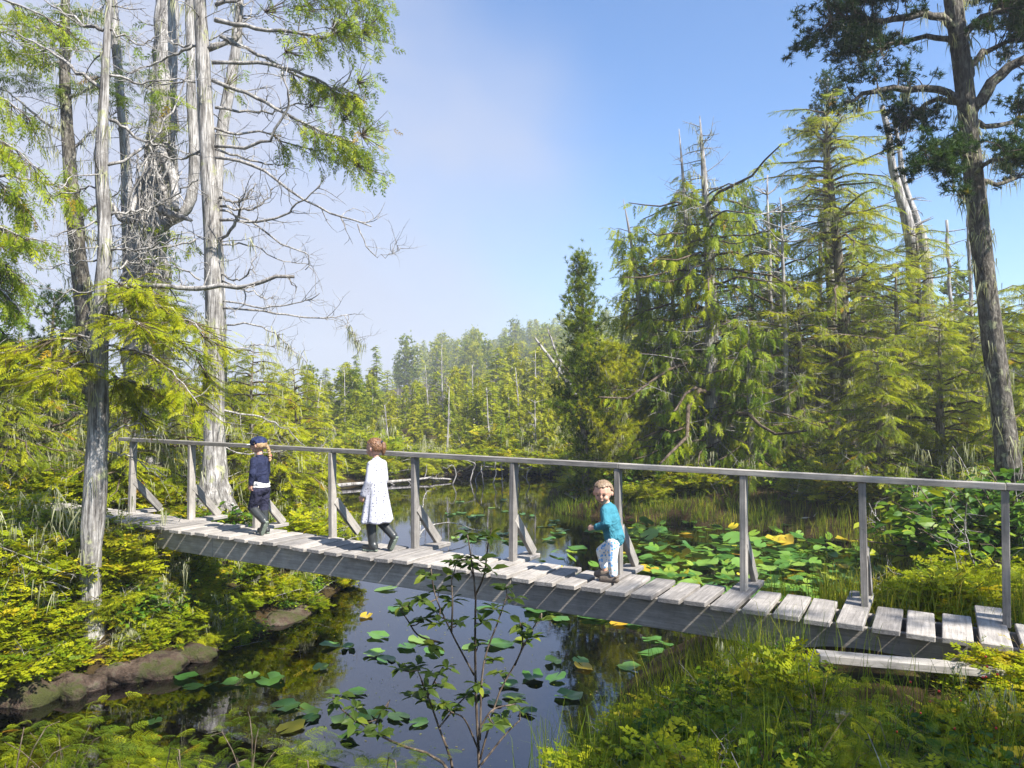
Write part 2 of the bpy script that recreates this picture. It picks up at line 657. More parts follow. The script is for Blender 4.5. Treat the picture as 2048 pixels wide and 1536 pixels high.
def deckmat(name, dark, light, along='Y', edge=0.5):
    m, nt, out = newmat(name)
    tcn = N(nt, 'TexCoord').outputs['Object']
    rnd = objrand(nt)
    off = N(nt, 'VectorMath', operation='ADD')
    cb = N(nt, 'CombineXYZ')
    for i in range(3):
        nt.links.new(math2(nt, 'MULTIPLY', rnd, 37.0 + 11 * i), cb.inputs[i])
    nt.links.new(tcn, off.inputs[0])
    nt.links.new(cb.outputs[0], off.inputs[1])
    sc = {'Y': (60, 3, 60), 'X': (3, 60, 60), 'Z': (60, 60, 3)}[along]
    v = mapping(nt, off.outputs[0], sc)
    g = noise(nt, v, 1.0, 6, 0.7, 0.4)
    big = noise(nt, off.outputs[0], 6.0, 5, 0.65)
    c = ramp(nt, g, [(0.28, dark), (0.55, tuple(0.5 * (a + b) for a, b in zip(dark, light))), (0.75, light)])
    c = mixc(nt, 1.0, c, ramp(nt, big, [(0.3, (0.66, 0.65, 0.64)), (0.7, (1.08, 1.06, 1.03))]), 'MULTIPLY')
    c = mixc(nt, 1.0, c, ramp(nt, rnd, [(0.0, (0.66, 0.65, 0.65)), (1.0, (1.12, 1.09, 1.05))]), 'MULTIPLY')
    st = N(nt, 'MapRange')
    nt.links.new(noise(nt, off.outputs[0], 34.0, 5, 0.7), st.inputs['Value'])
    st.inputs['From Min'].default_value = 0.60
    st.inputs['From Max'].default_value = 0.70
    st.inputs['To Max'].default_value = edge
    c = mixc(nt, st.outputs[0], c, (0.05, 0.045, 0.04))
    princ(nt, out, c, 0.88, 0.15, bump(nt, g, 0.5, 0.006))
    return m


M['deck'] = deckmat('weathered plank', (0.21, 0.20, 0.19), (0.53, 0.51, 0.49), 'Y', 0.6)
M['beamwood'] = deckmat('weathered beam', (0.30, 0.28, 0.25), (0.60, 0.57, 0.52), 'X', 0.35)
M['postwood'] = deckmat('weathered post', (0.19, 0.18, 0.17), (0.47, 0.455, 0.43), 'Z', 0.4)
M['railwood'] = deckmat('weathered rail', (0.20, 0.19, 0.175), (0.50, 0.485, 0.46), 'X', 0.45)

m, nt, out = newmat('forest floor')
tcn = N(nt, 'TexCoord').outputs['Object']
n1 = noise(nt, tcn, 1.3, 6, 0.65)
n2 = noise(nt, tcn, 14.0, 6, 0.7)
c = ramp(nt, n1, [(0.36, (0.022, 0.013, 0.008)), (0.56, (0.045, 0.032, 0.014)), (0.70, (0.08, 0.085, 0.02))])
c = mixc(nt, 1.0, c, ramp(nt, n2, [(0.3, (0.5, 0.5, 0.5)), (0.7, (1.4, 1.35, 1.2))]), 'MULTIPLY')
princ(nt, out, c, 0.95, 0.1, bump(nt, n2, 0.8, 0.06))
M['ground'] = m

m, nt, out = newmat('tea-brown water')
tcn = N(nt, 'TexCoord').outputs['Object']
v = mapping(nt, tcn, (1.0, 1.6, 1.0))
n1 = noise(nt, v, 7.0, 3, 0.5)
n2 = noise(nt, v, 0.9, 2, 0.5)
h = math2(nt, 'MULTIPLY', n1, math2(nt, 'MULTIPLY', n2, n2))
nb = bump(nt, h, 0.08, 0.02)
fr = N(nt, 'Fresnel')
fr.inputs['IOR'].default_value = 2.2
nt.links.new(nb, fr.inputs['Normal'])
gl = N(nt, 'BsdfGlossy')
gl.inputs['Roughness'].default_value = 0.015
gl.inputs['Color'].default_value = (0.95, 0.95, 1.0, 1)
nt.links.new(nb, gl.inputs['Normal'])
tp = N(nt, 'BsdfTransparent')
tp.inputs['Color'].default_value = (0.34, 0.13, 0.035, 1)
mx = N(nt, 'MixShader')
nt.links.new(fr.outputs[0], mx.inputs[0])
nt.links.new(tp.outputs[0], mx.inputs[1])
nt.links.new(gl.outputs[0], mx.inputs[2])
nt.links.new(mx.outputs[0], out.inputs['Surface'])
M['water'] = m

m, nt, out = newmat('lichened rock')
tcn = N(nt, 'TexCoord').outputs['Object']
n1 = noise(nt, tcn, 7.0, 7, 0.72)
n2 = noise(nt, tcn, 40.0, 5, 0.7)
c = ramp(nt, n1, [(0.34, (0.022, 0.015, 0.010)), (0.5, (0.085, 0.058, 0.042)), (0.68, (0.20, 0.165, 0.135))])
c = mixc(nt, 1.0, c, ramp(nt, n2, [(0.3, (0.7, 0.7, 0.7)), (0.7, (1.2, 1.2, 1.2))]), 'MULTIPLY')
mk = N(nt, 'MapRange')
nt.links.new(noise(nt, tcn, 3.5, 6, 0.7), mk.inputs['Value'])
mk.inputs['From Min'].default_value = 0.50
mk.inputs['From Max'].default_value = 0.60
c = mixc(nt, mk.outputs[0], c, (0.05, 0.055, 0.015))
princ(nt, out, c, 0.85, 0.2, bump(nt, n2, 0.9, 0.04))
M['rock'] = m


def padmat(name, stops, yellowing=0.25):
    m, nt, out = newmat(name)
    tcn = N(nt, 'TexCoord').outputs['Object']
    r = objrand(nt)
    c = ramp(nt, r, stops)
    cb = N(nt, 'CombineXYZ')
    nt.links.new(math2(nt, 'MULTIPLY', r, 50.0), cb.inputs[2])
    off = N(nt, 'VectorMath', operation='ADD')
    nt.links.new(tcn, off.inputs[0])
    nt.links.new(cb.outputs[0], off.inputs[1])
    n1 = noise(nt, off.outputs[0], 7.0, 5, 0.7)
    mm = N(nt, 'MapRange')
    nt.links.new(n1, mm.inputs['Value'])
    mm.inputs['From Min'].default_value = 0.60
    mm.inputs['From Max'].default_value = 0.72
    mm.inputs['To Max'].default_value = yellowing
    c = mixc(nt, mm.outputs[0], c, (0.30, 0.22, 0.035))
    b = princ(nt, None, c, 0.34, 0.55, bump(nt, n1, 0.2, 0.01))
    tr = N(nt, 'BsdfTranslucent')
    nt.links.new(c, tr.inputs['Color'])
    mx = N(nt, 'MixShader')
    mx.inputs[0].default_value = 0.2
    nt.links.new(b.outputs[0], mx.inputs[1])
    nt.links.new(tr.outputs[0], mx.inputs[2])
    nt.links.new(mx.outputs[0], out.inputs['Surface'])
    return m


M['pad'] = padmat('lily pad green', [(0.0, (0.04, 0.12, 0.022)), (0.5, (0.09, 0.20, 0.035)), (1.0, (0.19, 0.30, 0.05))])
M['pad_yellow'] = padmat('lily pad yellow', [(0.0, (0.40, 0.34, 0.03)), (1.0, (0.50, 0.30, 0.02))], 0.5)


def flatmat(name, col, rough=0.7, spec=0.3, nscale=0, nvar=0.15, bs=0.0):
    m, nt, out = newmat(name)
    if nscale:
        tcn = N(nt, 'TexCoord').outputs['Object']
        n = noise(nt, tcn, nscale, 4, 0.6)
        c = mixc(nt, 1.0, col, ramp(nt, n, [(0.3, (1 - nvar,) * 3), (0.7, (1 + nvar,) * 3)]), 'MULTIPLY')
        princ(nt, out, c, rough, spec, bump(nt, n, bs, 0.01) if bs else None)
    else:
        princ(nt, out, col, rough, spec)
    return m


# ------------------------------------------------------------------ ground, water
SHORE = np.array([(-30, 1.2), (-9, 2.2), (-3, 3.3), (-1.2, 4.2), (0.0, 4.9), (0.55, 5.5), (0.75, 6.3), (1.05, 7.2), (1.6, 8.2), (2.7, 8.25),
                  (3.8, 8.6), (5.0, 9.7), (5.6, 12.0), (6.2, 13.8), (5.6, 15.6), (4.3, 16.6), (2.8, 17.4), (1.2, 18.6), (0.9, 20.5), (1.1, 23.5),
                  (1.9, 27), (1.6, 29.6), (0, 30.6), (-2.2, 29.4), (-4.3, 27.0), (-6.0, 24.6), (-5.8, 21.5), (-4.9, 18), (-3.9, 15), (-3.0, 12.8), (-2.45, 11.2),
                  (-2.6, 9.9), (-3.2, 8.6), (-3.5, 7.5), (-4.5, 6.85), (-5.8, 6.5), (-10, 6.4), (-30, 6.6)], float)


def lake_sd(x, y):
    """signed distance to the shore, positive on land"""
    x, y = np.asarray(x, float), np.asarray(y, float)
    p = np.stack([x, y], -1)
    best = np.full(x.shape, 1e9)
    inside = np.zeros(x.shape, bool)
    n = len(SHORE)
    for i in range(n):
        a, b = SHORE[i], SHORE[(i + 1) % n]
        ab = b - a
        t = np.clip(((p - a) @ ab) / (ab @ ab), 0, 1)
        q = p - a - t[..., None] * ab
        best = np.minimum(best, np.hypot(q[..., 0], q[..., 1]))
        cr = ((a[1] > y) != (b[1] > y)) & (x < (b[0] - a[0]) * (y - a[1]) / (b[1] - a[1] + 1e-12) + a[0])
        inside ^= cr
    return np.where(inside, -best, best)


# x, y, bank width, bank height
BANK = np.array([(-4.4, 7.8, 2.3, 1.05), (-6, 10, 1.0, 1.15), (-3.3, 12.5, 1.0, .8), (-7, 20, 2.5, 1.2), (-9, 7.5, 1.8, 1.0), (0, 2, 2.6, 1.05), (2.5, 4.5, 2.0, 1.0), (-4, 1, 2.6, 1.0),
                 (4.5, 5.0, 2.0, 1.0), (5.5, 8, 5.0, 0.75), (8, 12, 5, 1.0), (7, 17, 4.0, 0.8), (3, 21, 3.5, 0.5), (0, 33, 3, 0.6), (-8, 28, 3, 0.6), (12, 20, 4, 1.5), (8, 4, 2, 1.15)], float)


def hill(x, y):
    # wooded knoll beyond the lake, its ridge running up to the right
    r = np.clip((y - 90) / 95.0, 0, 1)
    r = r * r * (3 - 2 * r)
    prof = np.interp(x, [-230, -70, -36, -21, -3, 13, 40, 96, 190], [0, 0, 0.8, 5.6, 9.8, 13.0, 15.5, 16.5, 16.5])
    back = 1 - 0.6 * np.clip((y - 210) / 160, 0, 1)
    g = np.clip((y - 33) / 30, 0, 1) * 1.4
    return prof * r * back + g


def gz(x, y):
    x, y = np.asarray(x, float), np.asarray(y, float)
    d = lake_sd(x, y)
    w2 = 1.0 / (((x[..., None] - BANK[:, 0]) ** 2 + (y[..., None] - BANK[:, 1]) ** 2) ** 1.5 + 0.3)
    ws = w2.sum(-1)
    bw, bh = (w2 * BANK[:, 2]).sum(-1) / ws, (w2 * BANK[:, 3]).sum(-1) / ws
    t = np.clip(d / bw, 0, 1)
    land = bh * (1 - (1 - t) ** 2.2) + np.clip(d - bw, 0, 30) * 0.02
    bed = np.maximum(d * 0.9, -1.1)
    z = np.where(d > 0, land, bed)
    z = z + np.where(d > .3, 0.05 * np.sin(x * 2.1 + y * .7) * np.sin(y * 1.7 - x * .6), 0)
    return z + hill(x, y)


def gzs(x, y):
    return float(gz(np.array([x]), np.array([y]))[0])


def axis(lo, hi, step, far_lo, far_hi):
    a = list(np.arange(lo, hi + step * .5, step))
    s = step
    while a[-1] < far_hi:
        s *= 1.22
        a.append(a[-1] + s)
    s = step
    while a[0] > far_lo:
        s *= 1.22
        a.insert(0, a[0] - s)
    return np.array(a)


xs = axis(-12, 12, 0.22, -900, 900)
ys = axis(0, 34, 0.22, -600, 1500)
GX, GY = np.meshgrid(xs, ys)
GZ = gz(GX, GY)
mbg = MB()
ny, nx = GX.shape
ii = (np.arange(ny - 1)[:, None] * nx + np.arange(nx - 1)[None, :]).ravel()
mbg.add(np.stack([GX, GY, GZ], -1).reshape(-1, 3), np.vstack([np.stack([ii, ii + 1, ii + nx + 1], 1), np.stack([ii, ii + nx + 1, ii + nx], 1)]), 0.5, 0, True)
tag(mbg.build('ground', M['ground']), kind='structure')

mbw = MB()
wx, wy = np.meshgrid(np.linspace(-40, 9, 12), np.linspace(0.5, 33, 12))
ii = (np.arange(11)[:, None] * 12 + np.arange(11)[None, :]).ravel()
mbw.add(np.stack([wx, wy, wx * 0], -1).reshape(-1, 3), np.vstack([np.stack([ii, ii + 1, ii + 13], 1), np.stack([ii, ii + 13, ii + 12], 1)]), 0.5, 0, True)
tag(mbw.build('water', M['water']), kind='structure')

# ------------------------------------------------------------------ footbridge
def bbox(mb, cx, cy, cz, lx, ly, lz, b=0.004, jit=0.0, rng=None):
    """box with chamfered edges"""
    x, y, z = lx / 2, ly / 2, lz / 2
    rings = [(-z, b), (-z + b, 0), (z - b, 0), (z, b)]
    V = []
    for (zz, i) in rings:
        a, c = x - i, y - i
        V += [(-a + b, -c, zz), (a - b, -c, zz), (a, -c + b, zz), (a, c - b, zz), (a - b, c, zz), (-a + b, c, zz), (-a, c - b, zz), (-a, -c + b, zz)]
    V = np.array(V, float)
    if jit and rng is not None:
        V[:, 2] += np.interp(V[:, 1] / max(y, 1e-6), [-1, 1], rng.uniform(-jit, jit, 2))
        V[:, 0] += np.interp(V[:, 1] / max(y, 1e-6), [-1, 1], rng.uniform(-jit, jit, 2))
    Fc = []
    for r in range(3):
        for k in range(8):
            a, c2 = r * 8 + k, r * 8 + (k + 1) % 8
            Fc += [(a, c2, c2 + 8), (a, c2 + 8, a + 8)]
    for k in range(1, 7):
        Fc += [(0, k + 1, k), (24, 24 + k, 24 + k + 1)]
    mb.add(V + np.array([cx, cy, cz]), Fc)


BR0 = np.array([3.24, 5.02, 1.195])
BDIR = nrm(np.array([-7.89, 4.40, 0]))
BNOR = np.array([-BDIR[1], BDIR[0], 0])          # towards the camera side
BRZ = math.atan2(BDIR[1], BDIR[0])
BSL = math.asin(0.12 / 9.03)
bridge = empty('footbridge', BR0, 'weathered grey plank footbridge with a single handrail over the dark channel', 'bridge')
bridge.rotation_euler = (0, -BSL, BRZ)


def BP(s, y, z=0.0):
    """point on the bridge: s along it to the left, y towards the camera, z above the deck"""
    return BR0 + BDIR * s + BNOR * y + UP * (s * math.tan(BSL) + z)


rb = np.random.default_rng(5)
POSTS = [0.0, 0.84, 1.675, 2.68, 3.68, 4.75, 5.79, 6.89, 7.96, 9.06]
W = 0.585
pm, pl = [], []
for i in range(6):
    mb = MB()
    bbox(mb, 0, 0, 0, 0.164 + rb.uniform(-.008, .006), W + rb.uniform(-.025, .02), 0.038, 0.005, 0.006, rb)
    pm.append(mb.mesh('plank', M['deck']))
    mb = MB()
    bbox(mb, 0, 0, 0, 0.164, W + 0.40, 0.038, 0.004, 0.004, rb)
    pl.append(mb.mesh('long_plank', M['deck']))
k = 0
s = -0.12
while s < 10.7:
    out_rig = any(abs(s - (p + 0.035)) < 0.1 for p in POSTS)
    me = (pl if out_rig else pm)[int(rb.integers(0, 6))]
    yc = W / 2 - (0.20 if out_rig else 0) + rb.uniform(-0.012, 0.012)
    o = link('plank', me, bridge, (s + rb.uniform(-.006, .006), yc, -0.019 + rb.uniform(-0.004, 0.004)), (rb.normal(0, .006), rb.normal(0, .012), rb.normal(0, .012)))
    s += 0.2015
for y in (0.09, 0.455):
    for (a, b_) in ((-0.15, 3.45), (3.453, 7.05), (7.053, 10.5)):
        mb = MB()
        bbox(mb, 0, 0, 0, b_ - a, 0.042, 0.22, 0.004)
        mb.build('beam', M['beamwood'], bridge, loc=((a + b_) / 2, y, -0.042 - 0.11))
for i, p in enumerate(POSTS):
    mb = MB()
    bbox(mb, 0, 0, 0.43, 0.046, 0.080, 0.865 + 0.02, 0.003)
    o = mb.build('post', M['postwood'], bridge, loc=(p, 0.035, -0.01))
    o.rotation_euler = (rb.normal(0, .012), rb.normal(0.012, .012), rb.normal(0, .05))
    if p > 0.4:
        a, c = np.array([p, -0.005, 0.36]), np.array([p - 0.005, -0.335, 0.02])
        d = c - a
        mb = MB()
        bbox(mb, 0, 0, 0, 0.042, 0.085, np.linalg.norm(d) + .05, 0.003)
        o = mb.build('brace', M['postwood'], bridge, loc=(a + c) / 2)
        o.rotation_euler = (math.atan2(d[1], -d[2]), 0, 0)
for (a, b_) in ((-2.4, 0.0), (0.003, 2.68), (2.683, 5.79), (5.793, 9.30)):
    mb = MB()
    bbox(mb, 0, 0, 0, b_ - a, 0.092, 0.042, 0.003)
    o = mb.build('rail', M['railwood'], bridge, loc=((a + b_) / 2, 0.03, 0.888 + rb.uniform(-.002, .002)))
    o.rotation_euler = (0, 0, rb.normal(0, .0012))
# end post of the rail beyond the frame, standing on the bank
mb = MB()
bbox(mb, 0, 0, 0.2, 0.088, 0.042, 1.3, 0.003)
mb.build('post', M['postwood'], bridge, loc=(-2.2, 0.035, 0.0))
# support frame under each end
for (p, hh) in ((-0.05, 0.55), (9.6, 0.6)):
    mb = MB()
    bbox(mb, 0, 0, 0, 0.14, W + 0.1, 0.14, 0.006)
    mb.build('sill_timber', M['beamwood'], bridge, loc=(p, W / 2, -0.375))

# old boards of the approach path in front of the bridge
for nm, lab, a, b_, yy, zz in (('boardwalk_board', 'long grey ridged board lying low in front of the bridge end', (1635, 1312), (2100, 1352), 4.55, 0),
                               ('boardwalk_board', 'short grey board end half buried in foreground shrubs', (1572, 1416), (1690, 1432), 3.95, 0)):
    A, B = P(*a, yy), P(*b_, yy - .25)
    d = B - A
    mb = MB()
    bbox(mb, 0, 0, 0, np.linalg.norm(d), 0.15, 0.045, 0.004)
    o = mb.build(nm, M['railwood'], None, loc=(A + B) / 2)
    o.rotation_euler = (math.radians(-4), -math.asin(d[2] / np.linalg.norm(d)), math.atan2(d[1], d[0]))
    tag(o, lab, 'board', 'loose boards of the approach path')

# ------------------------------------------------------------------ people
def usphere(nu=12, nv=8):
    V = [(0, 0, 1)]
    for i in range(1, nv):
        th = math.pi * i / nv
        for j in range(nu):
            ph = 2 * math.pi * j / nu
            V.append((math.sin(th) * math.cos(ph), math.sin(th) * math.sin(ph), math.cos(th)))
    V.append((0, 0, -1))
    Fc = []
    for j in range(nu):
        j2 = (j + 1) % nu
        Fc.append((0, 1 + j, 1 + j2))
        for i in range(nv - 2):
            a, b = 1 + i * nu + j, 1 + i * nu + j2
            Fc += [(a, a + nu, b + nu), (a, b + nu, b)]
        e = 1 + (nv - 2) * nu
        Fc.append((e + j, len(V) - 1, e + j2))
    return np.array(V), np.array(Fc)


SV, SF = usphere()


def cap(a, ra, b, rb_):
    a, b = np.asarray(a, float), np.asarray(b, float)
    n = max(2, int(np.linalg.norm(b - a) / (0.35 * min(ra, rb_))) + 1)
    return [(a + (b - a) * t, (ra + (rb_ - ra) * t,) * 3, None) for t in np.linspace(0, 1, n)]


def chain(*pr):
    """chain((p, r), (p, r), ...)"""
    out = []
    for (a, ra), (b, rb_) in zip(pr[:-1], pr[1:]):
        out += cap(a, ra, b, rb_)
    return out


def ell(c, r, yaw=0.0, pitch=0.0):
    R = np.array(Matrix.Rotation(yaw, 3, 'Z') @ Matrix.Rotation(pitch, 3, 'Y'))
    return [(np.asarray(c, float), r, R)]


def blob(name, prims, voxel, mat, parent, smooth=3, sf=0.5):
    mb = MB()
    for c, r, R in prims:
        v = SV * np.asarray(r)
        if R is not None:
            v = v @ R.T
        mb.add(v + c, SF)
    me = mb.mesh('tmp', mat)
    o = bpy.data.objects.new('tmp', me)
    COL.objects.link(o)
    r = o.modifiers.new('r', 'REMESH')
    r.mode = 'VOXEL'
    r.voxel_size = voxel
    if smooth:
        sm = o.modifiers.new('s', 'SMOOTH')
        sm.factor = sf
        sm.iterations = smooth
    dg = bpy.context.evaluated_depsgraph_get()
    me2 = bpy.data.meshes.new_from_object(o.evaluated_get(dg))
    bpy.data.objects.remove(o)
    me2.name = name
    me2.materials.clear()
    me2.materials.append(mat)
    me2.polygons.foreach_set('use_smooth', np.ones(len(me2.polygons), bool))
    return link(name, me2, parent)


def skinmat(name):
    m, nt, out = newmat(name)
    tcn = N(nt, 'TexCoord').outputs['Object']
    n = noise(nt, tcn, 14, 3)
    c = ramp(nt, n, [(0.35, (0.46, 0.25, 0.18)), (0.65, (0.55, 0.33, 0.245))])
    princ(nt, out, c, 0.55, 0.3, None, Subsurface_Weight=0.15, Subsurface_Scale=0.01)
    return m


def clothmat(name, col, nscale=40, var=0.15, wrinkle=9):
    m, nt, out = newmat(name)
    tcn = N(nt, 'TexCoord').outputs['Object']
    n = noise(nt, tcn, nscale, 3)
    w = noise(nt, tcn, wrinkle, 3, 0.5, 0.8)
    c = mixc(nt, 1.0, col, ramp(nt, n, [(0.3, (1 - var,) * 3), (0.7, (1 + var,) * 3)]), 'MULTIPLY')
    princ(nt, out, c, 0.9, 0.1, bump(nt, w, 0.9, 0.06))
    return m


def hairmat(name, c0, c1):
    m, nt, out = newmat(name)
    tcn = N(nt, 'TexCoord').outputs['Object']
    n = noise(nt, mapping(nt, tcn, (90, 90, 14)), 1.0, 3, 0.6, 0.5)
    princ(nt, out, ramp(nt, n, [(0.3, c0), (0.7, c1)]), 0.45, 0.4, bump(nt, n, 0.6, 0.01))
    return m


M['skin'] = skinmat('skin')
M['navy'] = clothmat('navy knit', (0.020, 0.024, 0.052))
M['legging'] = clothmat('dark legging', (0.028, 0.028, 0.050))
M['white'] = clothmat('white cotton', (0.64, 0.64, 0.63), var=.04)
M['teal'] = clothmat('teal cotton', (0.045, 0.18, 0.235), var=.08)
M['boot'] = flatmat('dark rubber boot', (0.030, 0.033, 0.034), 0.38, 0.45, 20, .2)
M['sole'] = flatmat('pale green rubber sole', (0.17, 0.20, 0.16), 0.8, 0.2, 60, .4, .3)
M['clog'] = flatmat('grey brown clog foam', (0.13, 0.105, 0.085), 0.7, 0.2, 30, .15)
M['hair_brown'] = hairmat('auburn hair', (0.055, 0.024, 0.012), (0.22, 0.11, 0.05))
M['hair_blond'] = hairmat('blond hair', (0.24, 0.14, 0.07), (0.46, 0.31, 0.17))
M['hair_boy'] = hairmat('light brown hair', (0.10, 0.066, 0.042), (0.30, 0.21, 0.13))
M['dark'] = flatmat('dark eye', (0.02, 0.014, 0.012), 0.25, 0.5)
M['lip'] = flatmat('lip', (0.45, 0.16, 0.13), 0.5, 0.3)
M['pink'] = flatmat('pink hair tie', (0.6, 0.12, 0.16), 0.7, 0.2)
M['cap'] = clothmat('navy cap cloth', (0.022, 0.030, 0.075), 30, .5)
M['brim'] = clothmat('pale cap brim', (0.50, 0.53, 0.60), 40, .1)

# dress: white with small dark dots
m, nt, out = newmat('dotted white dress')
tcn = N(nt, 'TexCoord').outputs['Object']
vo = N(nt, 'TexVoronoi')
vo.inputs['Scale'].default_value = 36.0
vo.inputs['Randomness'].default_value = 0.55
nt.links.new(tcn, vo.inputs['Vector'])
dm = N(nt, 'MapRange')
nt.links.new(vo.outputs['Distance'], dm.inputs['Value'])
dm.inputs['From Min'].default_value = 0.20
dm.inputs['From Max'].default_value = 0.25
w_ = noise(nt, tcn, 9, 3, 0.5, 0.8)
princ(nt, out, mixc(nt, dm.outputs[0], (0.05, 0.05, 0.08), (0.42, 0.42, 0.47)), 0.9, 0.1, bump(nt, w_, 0.5, 0.02))
M['dress'] = m
# toddler trousers: white with a blue, grey and ochre print
m, nt, out = newmat('printed trousers')
tcn = N(nt, 'TexCoord').outputs['Object']
vo = N(nt, 'TexVoronoi')
vo.inputs['Scale'].default_value = 48.0
nt.links.new(tcn, vo.inputs['Vector'])
sp = N(nt, 'SeparateColor')
nt.links.new(vo.outputs['Color'], sp.inputs[0])
pc = ramp(nt, sp.outputs[0], [(0.0, (0.10, 0.30, 0.62)), (0.55, (0.20, 0.42, 0.70)), (0.62, (0.45, 0.46, 0.48)), (0.85, (0.55, 0.42, 0.22)), (1.0, (0.66, 0.66, 0.65))])
dm = N(nt, 'MapRange')
nt.links.new(vo.outputs['Distance'], dm.inputs['Value'])
dm.inputs['From Min'].default_value = 0.42
dm.inputs['From Max'].default_value = 0.50
princ(nt, out, mixc(nt, dm.outputs[0], pc, (0.66, 0.66, 0.65)), 0.9, 0.1, bump(nt, noise(nt, tcn, 12, 3, .5, .8), 0.5, 0.02))
M['print'] = m


def hand(wrist, fdir, palm_n, side, L=0.075):
    """palm, four bent fingers of unequal length and a thumb"""
    f = nrm(np.asarray(fdir, float))
    pn = nrm(np.asarray(palm_n, float) - f * (np.asarray(palm_n, float) @ f))
    ac = np.cross(f, pn) * side
    w = np.asarray(wrist, float)
    out = []
    k = L / 0.075
    for j, (off, ln) in enumerate(((-0.0165, .030), (-0.0055, .036), (0.0055, .034), (0.0165, .027))):
        base = w + f * 0.036 * k + ac * off * k
        kn = base + (f * 0.8 + pn * 0.35) * ln * .55 * k
        tip = kn + (f * 0.45 + pn * 0.8) * ln * .55 * k
        out += chain((w + ac * off * .6 * k, .0085 * k), (base, .0068 * k), (kn, .0058 * k), (tip, .0048 * k))
    tb = w + f * .010 * k - ac * .016 * k
    t1 = tb + (f * .6 - ac * .7 + pn * .3) * .020 * k
    out += chain((w, .0095 * k), (tb, .0085 * k), (t1, .0068 * k), (t1 + (f * .8 + pn * .4) * .016 * k, .0055 * k))
    return out


def head_prims(c, r, yaw, tilt=0.0):
    """skull, jaw, cheeks, nose, ears; returns prims and a function from face coordinates to the body frame"""
    R = np.array(Matrix.Rotation(yaw, 3, 'Z') @ Matrix.Rotation(tilt, 3, 'Y'))
    c = np.asarray(c, float)

    def q(x, y, z):
        return c + R @ (np.array([x, y, z]) * r)
    pr = [(q(-.08, 0, .12), (r * .98, r * .86, r * .92), R), (q(.22, 0, -.35), (r * .66, r * .62, r * .62), R),
          (q(.40, 0, -.72), (r * .34, r * .34, r * .26), R),
          (q(.55, .33, -.38), (r * .30, r * .28, r * .28), R), (q(.55, -.33, -.38), (r * .30, r * .28, r * .28), R),
          (q(.88, 0, -.25), (r * .13, r * .11, r * .14), R), (q(.82, 0, -.08), (r * .10, r * .08, r * .16), R),
          (q(.80, 0, -.56), (r * .10, r * .20, r * .07), R)]
    for s_ in (-1, 1):
        pr += [(q(-.02, .86 * s_, -.12), (r * .16, r * .09, r * .24), R)]
    return pr, q, R


def hair_prims(q, r, front, low, rng, n=240, th=0.13, zmax=2.0):
    out = []
    for i in range(n):
        z = 1 - 2 * (i + .5) / n
        a = i * 2.39996
        qx, qy = math.sqrt(1 - z * z) * math.cos(a), math.sqrt(1 - z * z) * math.sin(a)
        # front of the head stays free below the hairline
        lim = front if qx > 0.35 else (0.05 if qx > -0.05 else low)
        if z < lim or z > zmax:
            continue
        out.append((q(-.08 + qx * 1.0, qy * .90, .12 + z * .95), (r * th * rng.uniform(.8, 1.2),) * 3, None))
    return out


def eye(parent, q, R, r, y):
    o = blob('eye', [(q(.83, y, -.10), (r * .06, r * .085, r * .055), R)], 0.0018, M['dark'], parent, 1)
    o2 = blob('eyebrow', [(q(.86 - abs(k) * .06, y + k * .16, .14 - k * k * .05), (r * .035, r * .06, r * .025), R) for k in (-1, -.5, 0, .5, 1)], 0.002, M['hair_boy'], parent, 1)


def person(name, label, s, y, yaw=0.0, grp='children crossing the footbridge'):
    return empty(name, BP(s, y, 0.0), label, 'person', grp, BRZ + yaw)


def shoe_boot(parent, knee, ankle, heel_toe, top=0.7, rs=(0.044, 0.036), sole_n=None, rub='boot'):
    """a rubber boot: shaft up to near the knee, foot, pale sole"""
    k, a = np.asarray(knee, float), np.asarray(ankle, float)
    t = np.asarray(heel_toe[1], float)
    h = np.asarray(heel_toe[0], float)
    up_ = a + (k - a) * top
    pr = chain((up_, rs[0]), (a, rs[1]), (h * .5 + a * .5, rs[1])) + chain((h, .030), (h * .5 + t * .5, .031), (t, .026))
    b = blob('boot', pr, 0.005, M[rub], parent, 4)
    d = nrm(t - h)
    nn = nrm(np.asarray(sole_n, float))
    w = nrm(np.cross(d, nn))
    pr = []
    for kk in np.linspace(-.12, 1.12, 9):
        c = h + (t - h) * kk + nn * 0.024
        for sd in (-1, 0, 1):
            pr.append((c + w * sd * (.016 if .1 < kk < 1 else .009), (.012, .012, .012), None))
    blob('sole', pr, 0.0045, M['sole'], b, 2)
    return b


rp = np.random.default_rng(77)
# --- toddler, teal shirt, looking back over the shoulder at the camera
T = person('person', 'toddler in teal shirt and printed white trousers looking back at the viewer', 2.62, 0.30)
hr = 0.087
hp, q, R = head_prims((0.085, 0.015, 0.697), hr, math.radians(100), math.radians(10))
torso = chain(((0.0, 0, .33), .062), ((.02, 0, .43), .068), ((.04, 0, .53), .062)) + chain(((.05, 0, .56), .034), ((.07, .005, .63), .033))
armL = chain(((.045, .075, .555), .032), ((.015, .105, .465), .026), ((.12, .095, .425), .019), ((.135, .09, .422), .017))
armR = chain(((.045, -.075, .555), .032), ((.02, -.105, .465), .026), ((.12, -.085, .43), .019))
legL = chain(((-.008, .04, .32), .044), ((-.004, .052, .19), .034), ((-.012, .052, .06), .025), ((-.01, .05, .03), .022), ((.05, .055, .018), .018))
legR = chain(((0.0, -.045, .32), .044), ((.125, -.05, .215), .036), ((.10, -.05, .085), .025), ((.095, -.048, .055), .022), ((.145, -.05, .035), .018))
bp = hp + torso + armL + armR + legL + legR + hand((.14, .089, .42), (.95, -.1, -.15), (0, -1, -.2), 1, .068) + hand((.125, -.085, .43), (.9, .2, -.2), (0, 1, -.3), -1, .068)
body = blob('body', bp, 0.0046, M['skin'], T, 3)
